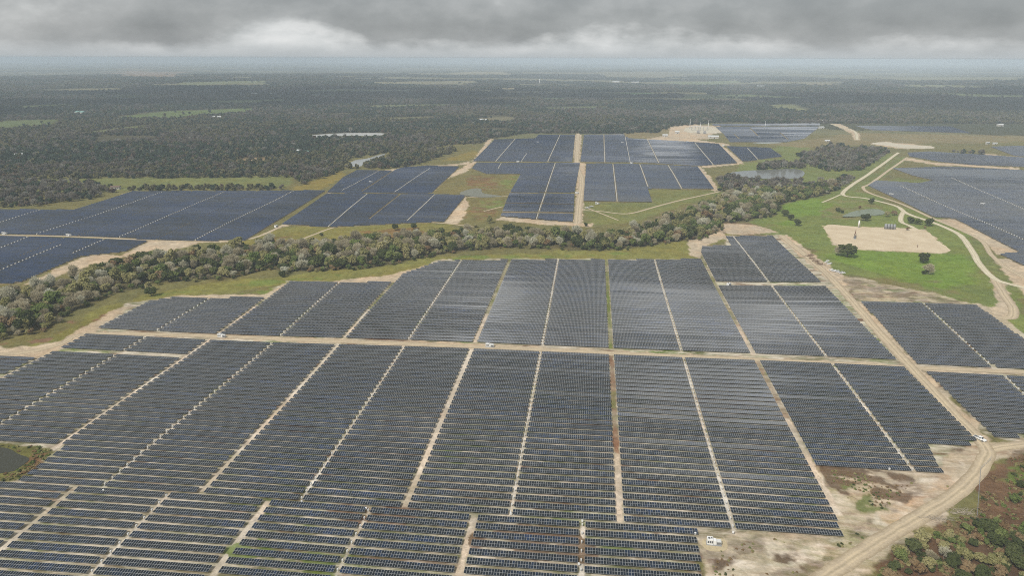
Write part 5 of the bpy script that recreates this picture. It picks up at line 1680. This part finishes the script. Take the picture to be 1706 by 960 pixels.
def build_objects():
    sk = make_skid(at(1189, 907), R(-3), 'white inverter skid on its tan gravel apron in the bottom right bare ground')
    sk.scale = (.85, .85, .85)
    for px, py, rz, lab in (
        (370, 562, 0, 'white inverter skid beside the cross road below the upper left block'),
        (816, 578, 0, 'white inverter skid beside the cross road at the bare sandy lane crossing'),
        (1214, 476, 60, 'white inverter skid at the left end of the lane below the top right block'),
        (8, 390.5, 0, 'white inverter skid at the left edge between the far left blocks'),
        (115, 393.5, 0, 'white inverter skid on the left track, right of the one at the edge'),
        (460, 378.5, 90, 'white inverter skid on the sandy track right of the far left block'),
        (618, 304.5, 0, 'white inverter skid amid the array left of the basin'),
        (1637, 341, 0, 'white inverter skid in the right-hand array on its pale strip'),
        (863, 270, 0, 'white inverter skid between upper and lower arrays left of the long sandy lane'),
        (896, 237.5, 0, 'white inverter skid high in the array left of the long sandy lane'),
        (1037, 238.5, 0, 'white inverter skid high in the array right of the long sandy lane'),
        (1052, 272.5, 0, 'white inverter skid between the two arrays right of the long sandy lane'),
        (961, 322.5, 0, 'white inverter skid on the edge of the long sandy lane'),
        (1265, 229, 0, 'white inverter skid in the faint array behind the far clump of trees'),
        (1205, 243.5, 0, 'white inverter skid at the head of the sandy track below the substation'),
        (1145, 236.5, 0, 'white inverter skid just in front of the substation'),
        (1485, 325, 0, 'white inverter skid on the edge track of the right-hand array'),
        (995, 340, 0, 'white inverter skid on grass below the array right of the long sandy lane')):
        place_copy(sk, at(px, py), R(rz), lab, 1.0)
    # pickups
    pk = make_pickup(at(1632, 733), R(-58), 'white pickup truck driving on the sandy service road by the junction', 'white pickup trucks')
    for px, py, rz, lab in ((1386, 452, 118, 'leftmost white pickup of the row parked on the meadow edge'), (1391, 453, 116, 'second white pickup from the left in the parked row'),
                            (1396, 454, 117, 'third white pickup from the left in the parked row'), (1403, 456, 20, 'white pickup parked crosswise at the right end of the row'),
                            (979, 347, 200, 'white pickup beside the long sandy lane on the middle track'), (985, 345, 20, 'white pickup parked nearest the skid on the middle grass')):
        place_copy(pk, at(px, py), R(rz), lab)
    # junction boxes at row ends
    jb = empty('junction_box', at(851, 860), 0, 'white junction box at the foot of the lane right of the bare sandy lane', 'box', 'white junction boxes at row ends')
    MB().box((0, 0, 1.35), (1.0, .5, 1.2)).build('cabinet', M_WHITE, jb, bevel=.04)
    MB().box((-.35, 0, .4), (.1, .1, .8)).box((.35, 0, .4), (.1, .1, .8)).build('stand', M_STEEL, jb)
    jb.scale = (.75, .75, .75)
    for px, py, lab in ((503, 840, 'white junction box at the foot of the lane left of the bare sandy lane'), (173, 821, 'white junction box at the foot of the lane right of the dark pond'),
                        (1221, 891, 'white junction box at the foot of the lane right of the rust-weed lane'), (970, 872, 'white junction box at the top of the front block beside the rust-weed lane'),
                        (1158, 893, 'white junction box at the end of the front row nearest the inverter skid'), (1481, 785, 'white junction box below the last row of the right-hand south block'),
                        (610, 851, 'white junction box at the top of the front block left of the sandy lane foot'), (964, 944, 'white junction box low in the front block lane')):
        place_copy(jb, at(px, py), 0, lab)
    # wellhead pad
    tk = empty('storage_tank', at(1475, 381.5), 0, 'dark grey storage tank, leftmost on the well pad rear edge', 'tank', 'storage tanks on the well pad')
    MB().tube((0, 0, 0), (0, 0, 5.4), 1.4, n=24).build('shell', M_TANK, tk, True)
    MB().tube((0, 0, 5.4), (0, 0, 5.8), 1.45, .3, 24).build('roof', M_LGREY, tk)
    MB().box((0, -1.5, 2.7), (.45, .12, 5.4)).build('ladder', M_STEEL, tk)
    b1 = at(1475, 381.5)
    for i, lab in enumerate(('grey storage tank second from left on the well pad rear edge', 'pale storage tank third from left on the well pad rear edge', 'pale storage tank at the right end of the tank row')):
        place_copy(tk, (b1[0] + 3.0 * (i + 1), b1[1] - .2 * i, b1[2]), 0, lab)
    sp_ = empty('separator_vessel', at(1430, 379), 0, 'slim white upright separator vessel on the well pad rear edge', 'vessel')
    MB().tube((0, 0, 1.2), (0, 0, 7.6), .75, n=16).tube((0, 0, 7.6), (0, 0, 8.1), .75, .2, 16).build('vessel_shell', M_WHITE, sp_, True)
    MB().tube((0, 0, 0), (0, 0, 1.2), .55, n=12).build('skirt', M_LGREY, sp_)
    MB().tube((.75, 0, 5.6), (1.6, 0, 5.6), .1).tube((1.6, 0, 5.6), (1.6, 0, .2), .1).build('pipe', M_STEEL, sp_)
    pj = empty('pump_jack', at(1424, 396), R(70), 'rusty pump jack with upright horse head on the well pad', 'pump jack')
    s = MB()
    for x, y in ((-1.1, -1.1), (1.1, -1.1), (1.1, 1.1), (-1.1, 1.1)): s.tube((x, y, .3), (x * .15, y * .15, 6.0), .16, n=6)
    s.box((0, 0, 2.5), (1.6, 1.6, .12)); s.build('tower', M_RUST, pj)
    MB().tube((-4.2, 0, 5.2), (4.0, 0, 7.0), .32, n=6).build('walking_beam', M_RUST, pj)
    MB().box((4.4, 0, 6.7), (.9, .5, 2.6)).build('horse_head', M_RUST, pj)
    MB().box((-3.0, 0, .25), (8.5, 2.2, .5)).build('skid_base', M_LGREY, pj)
    MB().box((-4.6, 0, 1.7), (1.6, 1.2, 2.6)).box((-4.2, .9, 3.4), (.5, .25, 3.4)).box((-4.2, -.9, 3.4), (.5, .25, 3.4)).build('gearbox', M_DGREY, pj)
    MB().tube((4.6, 0, .2), (4.6, 0, 5.5), .07, n=6).box((4.6, 0, .6), (.7, .7, 1.2)).build('polished_rod', M_STEEL, pj)
    wp = empty('valve_post', at(1528, 413), 0, 'short dark valve post near the front right corner of the well pad', 'valve')
    MB().tube((0, 0, 0), (0, 0, 2.6), .22, n=8).tube((-.6, 0, 2.0), (.6, 0, 2.0), .15, n=8).build('valve_body', M_RUST, wp)
    MB().tube((0, 0, 2.6), (0, 0, 2.75), .5, n=12).build('hand_wheel', M_DGREY, wp)
    # timber heaps and wrapped bundles beside the service road
    hp = [(1347, 427, 3.0), (1353, 431, -20), (1358, 435, 15), (1363, 438, 40), (1351, 425, 70), (1367, 441, 10)]
    hl = ['weathered timber pile at the top end of the dump strip by the top right block', 'timber pile second from the top of the dump strip', 'timber pile in the middle of the dump strip by the service road',
          'timber pile just above the silvery wrapped bundles', 'thin timber pile farthest from the service road on the dump strip', 'lowest timber pile of the dump strip, next to the wrapped bundles']
    for (px, py, rz), lab in zip(hp, hl):
        o = MB()
        for i in range(26):
            a = R(rz) + random.gauss(0, .5); x, y = random.gauss(0, 1.6), random.gauss(0, 1.1); z = .15 + random.random() * 1.0 * max(0, 1 - (x * x + y * y) / 9)
            o.box((x, y, z), (random.uniform(1.6, 3.6), random.uniform(.15, .5), .12), a)
        ob = o.build('timber_pile', M_WOOD, None); ob.location = at(px, py); tag(ob, lab, 'timber', 'timber piles on the dump strip')
    wb = empty('wrapped_bundle', at(1376, 438), R(30), 'silvery wrapped bundle nearest the timber piles', 'bundle', 'silvery wrapped bundles')
    MB().box((0, 0, .75), (2.6, 1.3, 1.2)).build('wrapping', M_OFFWHITE, wb, bevel=.06)
    MB().box((0, 0, .07), (2.6, 1.3, .14)).build('pallet', M_WOOD, wb)
    st = MB()
    for k in (-.7, .7): st.box((k, 0, .76), (.1, 1.34, 1.24))
    st.build('strap', M_LGREY, wb)
    for px, py, rz, lab in ((1380, 441, 20, 'silvery wrapped bundle in the middle of the group'), (1384, 440, 45, 'silvery wrapped bundle at the right of the group'), (1379, 436, 10, 'silvery wrapped bundle at the back of the group')):
        place_copy(wb, at(px, py), R(rz), lab)
    # wire fence beside the rust field
    A, B = at(1633, 784), at(1627, 864)
    C = at(1650, 768)
    f = empty('wire_fence', A, 0, 'wire fence with steel posts between the service road bend and rust-coloured field', 'fence')
    pts = []
    for (p, q, n) in ((C, A, 5), (A, B, 12)):
        for i in range(n + (1 if q is B else 0)):
            t = i / n; pts.append((p[0] + (q[0] - p[0]) * t - A[0], p[1] + (q[1] - p[1]) * t - A[1], p[2] + (q[2] - p[2]) * t - A[2]))
    for p in pts:
        MB().tube(p, (p[0], p[1], p[2] + 2.2), .06, n=6).build('post', M_STEEL, f)
    wi = MB()
    for h in (.5, 1.0, 1.5, 2.1):
        for p, q in zip(pts[:-1], pts[1:]): wi.tube((p[0], p[1], p[2] + h), (q[0], q[1], q[2] + h), .018, n=4, cap=False)
    wi.build('wire', M_STEEL, f)
    # bleached brush by the road
    for px, py, lab in ((1560, 866, 'heap of bleached dead branches beside the service road above the corner wood'), (1600, 855, 'smaller heap of dead branches between road and wire fence')):
        o = MB()
        for i in range(60):
            x, y = random.gauss(0, 3.2), random.gauss(0, 1.1); a = random.gauss(.25, .5); ln = random.uniform(1.5, 4.5)
            o.tube((x, y, .1 + random.random() * .5), (x + math.cos(a) * ln, y + math.sin(a) * ln, .2 + random.random() * .7), .07, .02, 5, False)
        ob = o.build('brush_heap', M_LOG, None); ob.location = at(px, py); tag(ob, lab, 'branches', 'heaps of dead branches')
    # far buildings
    for px, py, L_, W_, H_, rm, nm, lab in (
        (135, 190, 34, 18, 7, M_ROOFG, 'farm_building', 'farm building with pale green roof in the far left woods'),
        (362, 197, 26, 12, 5, M_ROOF, 'farm_shed', 'white-roofed shed below the long green clearing at left'),
        (455, 157, 40, 18, 6, M_ROOF, 'farm_barn', 'long white-roofed barn far off beside a narrow pale clearing'),
        (424, 158, 30, 16, 6, M_ROOF, 'farm_shed', 'white-roofed shed left of the long barn beside the narrow clearing'),
        (517, 256, 16, 10, 4.5, M_ROOFG, 'cottage', 'cottage with pale teal roof in woods left of the silvery creek'),
        (499, 255, 8, 6, 5, M_ROOF, 'farm_shed', 'tiny pale shed left of the teal-roofed cottage'),
        (804, 202, 26, 14, 5, M_ROOF, 'farm_shed', 'pale-roofed shed on the tan clearing above the middle array'),
        (1026, 137, 60, 26, 8, M_ROOF, 'farm_barn', 'white barn on the hazy plain above the middle array'),
        (1058, 138, 60, 26, 8, M_ROOF, 'farm_barn', 'white barn on the hazy plain, right of its neighbour barn'),
        (1267, 145, 50, 24, 8, M_ROOF, 'farm_barn', 'pale barn on the hazy plain above the far array'),
        (1376, 203.5, 22, 12, 5, M_ROOF, 'site_shed', 'pale shed at the head of the far road'),
        (1368, 214, 14, 6, 4, M_ROOF, 'site_trailer', 'white site trailer at the right end of the far array'),
        (1378, 236, 10, 5, 3, M_ROOF, 'site_trailer', 'white site trailer beside the far clump of trees'),
        (1657, 240.5, 9, 4, 3, M_ROOF, 'site_trailer', 'white site trailer by the trees at far right'),
        (1645, 240, 8, 4, 3, M_ROOF, 'site_trailer', 'white site trailer, left of its neighbour at far right'),
        (1666, 210, 15, 9, 4.5, M_ROOF, 'farm_shed', 'pale-roofed shed at the wood edge at far right'),
        (35, 261, 18, 9, 4.5, M_ROOF, 'farm_shed', 'small pale-roofed shed in the left woods'),
        (193, 315, 12, 7, 3.5, M_ROOFB, 'farm_shed', 'low brown-roofed shed on the near side of the olive field')):
        make_house(at(px, py), R(random.uniform(-25, 25)), L_, W_, H_, rm, nm, lab)
    # water tower far off
    wt = empty('water_tower', at(899, 140), 0, 'tall white water tower rising from the hazy woods', 'tower')
    MB().tube((0, 0, 0), (0, 0, 26), 3, 2, 12).build('stem', M_WHITE, wt, True)
    MB().tube((0, 0, 26), (0, 0, 29), 2.5, 6, 16).tube((0, 0, 29), (0, 0, 35), 6, 6, 16).tube((0, 0, 35), (0, 0, 38), 6, 1, 16).build('tank', M_WHITE, wt, True)
    # substation
    for px, py, h, lab in ((1149, 214, 26, 'tallest lightning mast, at the left of the substation'), (1166.5, 214.5, 18, 'shortest lightning mast, in the middle of the substation'), (1179.5, 215, 25, 'lightning mast at the right of the substation'),
                           (1274, 215, 22, 'lone slim mast standing in the far array')):
        m = empty('lightning_mast', at(px, py), 0, lab, 'mast', 'slim lightning masts')
        MB().tube((0, 0, 0), (0, 0, h * .7), .75, .5, 8).tube((0, 0, h * .7), (0, 0, h), .45, .2, 8).build('pole', M_WHITE, m, True)
        MB().box((0, 0, .3), (2.2, 2.2, .6)).build('footing', M_LGREY, m)
    for px, py, lab in ((1158, 217, 'steel busbar gantry at the left of the substation'), (1172, 217.5, 'steel busbar gantry at the right of the substation')):
        q = empty('busbar_gantry', at(px, py), 0, lab, 'gantry', 'steel gantries in the substation')
        s = MB()
        for x in (-9, 0, 9):
            for y in (-4, 4): s.tube((x, y, 0), (x, y, 10), .35, n=6)
            s.tube((x, -4, 9.6), (x, 4, 9.6), .3, n=6)
        s.build('column_frame', M_STEEL, q)
        b = MB()
        for y in (-4, 0, 4): b.tube((-12, y, 10.3), (12, y, 10.3), .22, n=6)
        b.build('busbar', M_OFFWHITE, q)
        b = MB()
        for x in (-9, 0, 9):
            for y in (-4, 0, 4): b.tube((x, y, 9.6), (x, y, 10.4), .3, n=6)
        b.build('insulator', M_RUST, q)
    for px, py, lab in ((1163, 222, 'grey power transformer at the left front of the substation'), (1174, 222.5, 'grey power transformer at the right front of the substation')):
        q = empty('power_transformer', at(px, py), 0, lab, 'transformer', 'power transformers of the substation')
        MB().box((0, 0, 3), (7, 4, 5)).build('tank', M_LGREY, q, bevel=.1)
        s = MB()
        for i in range(8): s.box((-3 + .85 * i, -2.7, 2.8), (.25, 1.2, 4))
        s.build('radiator', M_OFFWHITE, q)
        for x in (-2, 0, 2): MB().tube((x, 0, 5.5), (x, 0, 8), .35, .2, 8).build('bushing', M_RUST, q)
        MB().tube((-2.5, 1.2, 6.6), (2.5, 1.2, 6.6), .7, n=10).build('conservator', M_OFFWHITE, q)
    make_house(at(1188, 230.5), 0, 24, 7, 5, M_ROOF, 'control_building', 'long white control building right of the substation front', None)
    make_house(at(1128, 222.5), 0, 10, 6, 4.5, M_ROOF, 'site_trailer', 'white trailer at the left corner of the substation', 'scattered farm buildings')
    make_house(at(1108, 228), 0, 12, 6, 4.5, M_ROOF, 'site_trailer', 'white trailer on the sand left of the substation', 'scattered farm buildings')


# ------------------------------------------------------------------ haze
def build_haze():
    Rr = 26500.0
    zb, zt = -40.0, CAM_H + 6.0
    me = bpy.data.meshes.new('haze')
    mb = MB().box((0, 0, (zb + zt) / 2), (2 * Rr, 2 * Rr, zt - zb))
    m = bpy.data.materials.new('air_haze'); m.use_nodes = True
    nt = m.node_tree
    for n in list(nt.nodes):
        if n.type != 'OUTPUT_MATERIAL': nt.nodes.remove(n)
    pv = nt.nodes.new('ShaderNodeVolumePrincipled')
    pv.inputs['Color'].default_value = (0.75, 0.87, 0.99, 1)
    pv.inputs['Density'].default_value = 1.2e-4
    pv.inputs['Anisotropy'].default_value = -0.25
    nt.links.new(pv.outputs[0], nt.nodes['Material Output'].inputs['Volume'])
    o = mb.build('haze', m)
    tag(o, 'pale blue-grey haze in the air over the whole plain', 'haze', None, 'stuff')


def build_shade_clouds():  # lumps added out of view, placed so their shade falls far off
    """unseen clouds added above the view to shade the far woods"""
    m = bpy.data.materials.new('shade_cloud_vapour'); m.use_nodes = True
    nt = m.node_tree
    for n in list(nt.nodes):
        if n.type != 'OUTPUT_MATERIAL': nt.nodes.remove(n)
    df = nt.nodes.new('ShaderNodeBsdfDiffuse'); df.inputs[0].default_value = (.85, .86, .88, 1)
    tr = nt.nodes.new('ShaderNodeBsdfTranslucent'); tr.inputs[0].default_value = (.85, .87, .9, 1)
    mx = nt.nodes.new('ShaderNodeMixShader'); mx.inputs[0].default_value = .6
    nt.links.new(df.outputs[0], mx.inputs[1]); nt.links.new(tr.outputs[0], mx.inputs[2])
    nt.links.new(mx.outputs[0], nt.nodes['Material Output'].inputs['Surface'])
    rg = np.random.default_rng(31)
    for (cx, cy, wx, wy, n) in ((-1700, 2900, 1500, 1000, 30), (500, 2700, 1100, 700, 16), (2600, 3600, 900, 700, 10), (-3400, 1500, 900, 500, 8)):
        bm = bmesh.new()
        for i in range(n):
            a = rg.random() * 6.28; r = rg.random() ** .5
            x, y = cx + wx * r * math.cos(a), cy + wy * r * math.sin(a)
            R_ = rg.uniform(220, 480) * (1.1 - .5 * r)
            res = bmesh.ops.create_icosphere(bm, subdivisions=4, radius=1.0)
            for v in res['verts']:
                p = v.co.copy()
                k = 1 + .55 * (float(fbm(np.array([p.x * 90 + i * 37]), np.array([p.y * 90 + p.z * 61]), 60, 3 + i % 7, 4)[0]) - .5)
                v.co = Vector((x + p.x * R_ * k, y + p.y * R_ * k, 930 + p.z * R_ * .22 * k))
        me = bpy.data.meshes.new('shade_cloud'); bm.to_mesh(me); bm.free()
        me.materials.append(m)
        me.polygons.foreach_set('use_smooth', [True] * len(me.polygons))
        tag(link('shade_cloud', me), kind='structure')


build_ground()
build_shade_clouds()
build_arrays()
build_roads()
build_trees()
build_objects()
build_haze()

# ------------------------------------------------------------------ render settings
vs = scene.view_settings
scene.display_settings.display_device = 'sRGB'
vs.view_transform = 'Standard'; vs.look = 'None'; vs.gamma = 1.0; vs.use_curve_mapping = False
vs.exposure = 0.30
scene.render.engine = 'CYCLES'
cy = scene.cycles
cy.use_denoising = False
cy.denoiser = 'OPENIMAGEDENOISE'
cy.max_bounces = 5; cy.diffuse_bounces = 3; cy.glossy_bounces = 2; cy.transmission_bounces = 2; cy.transparent_max_bounces = 4; cy.volume_bounces = 1
cy.use_adaptive_sampling = False
cy.filter_width = 1.0
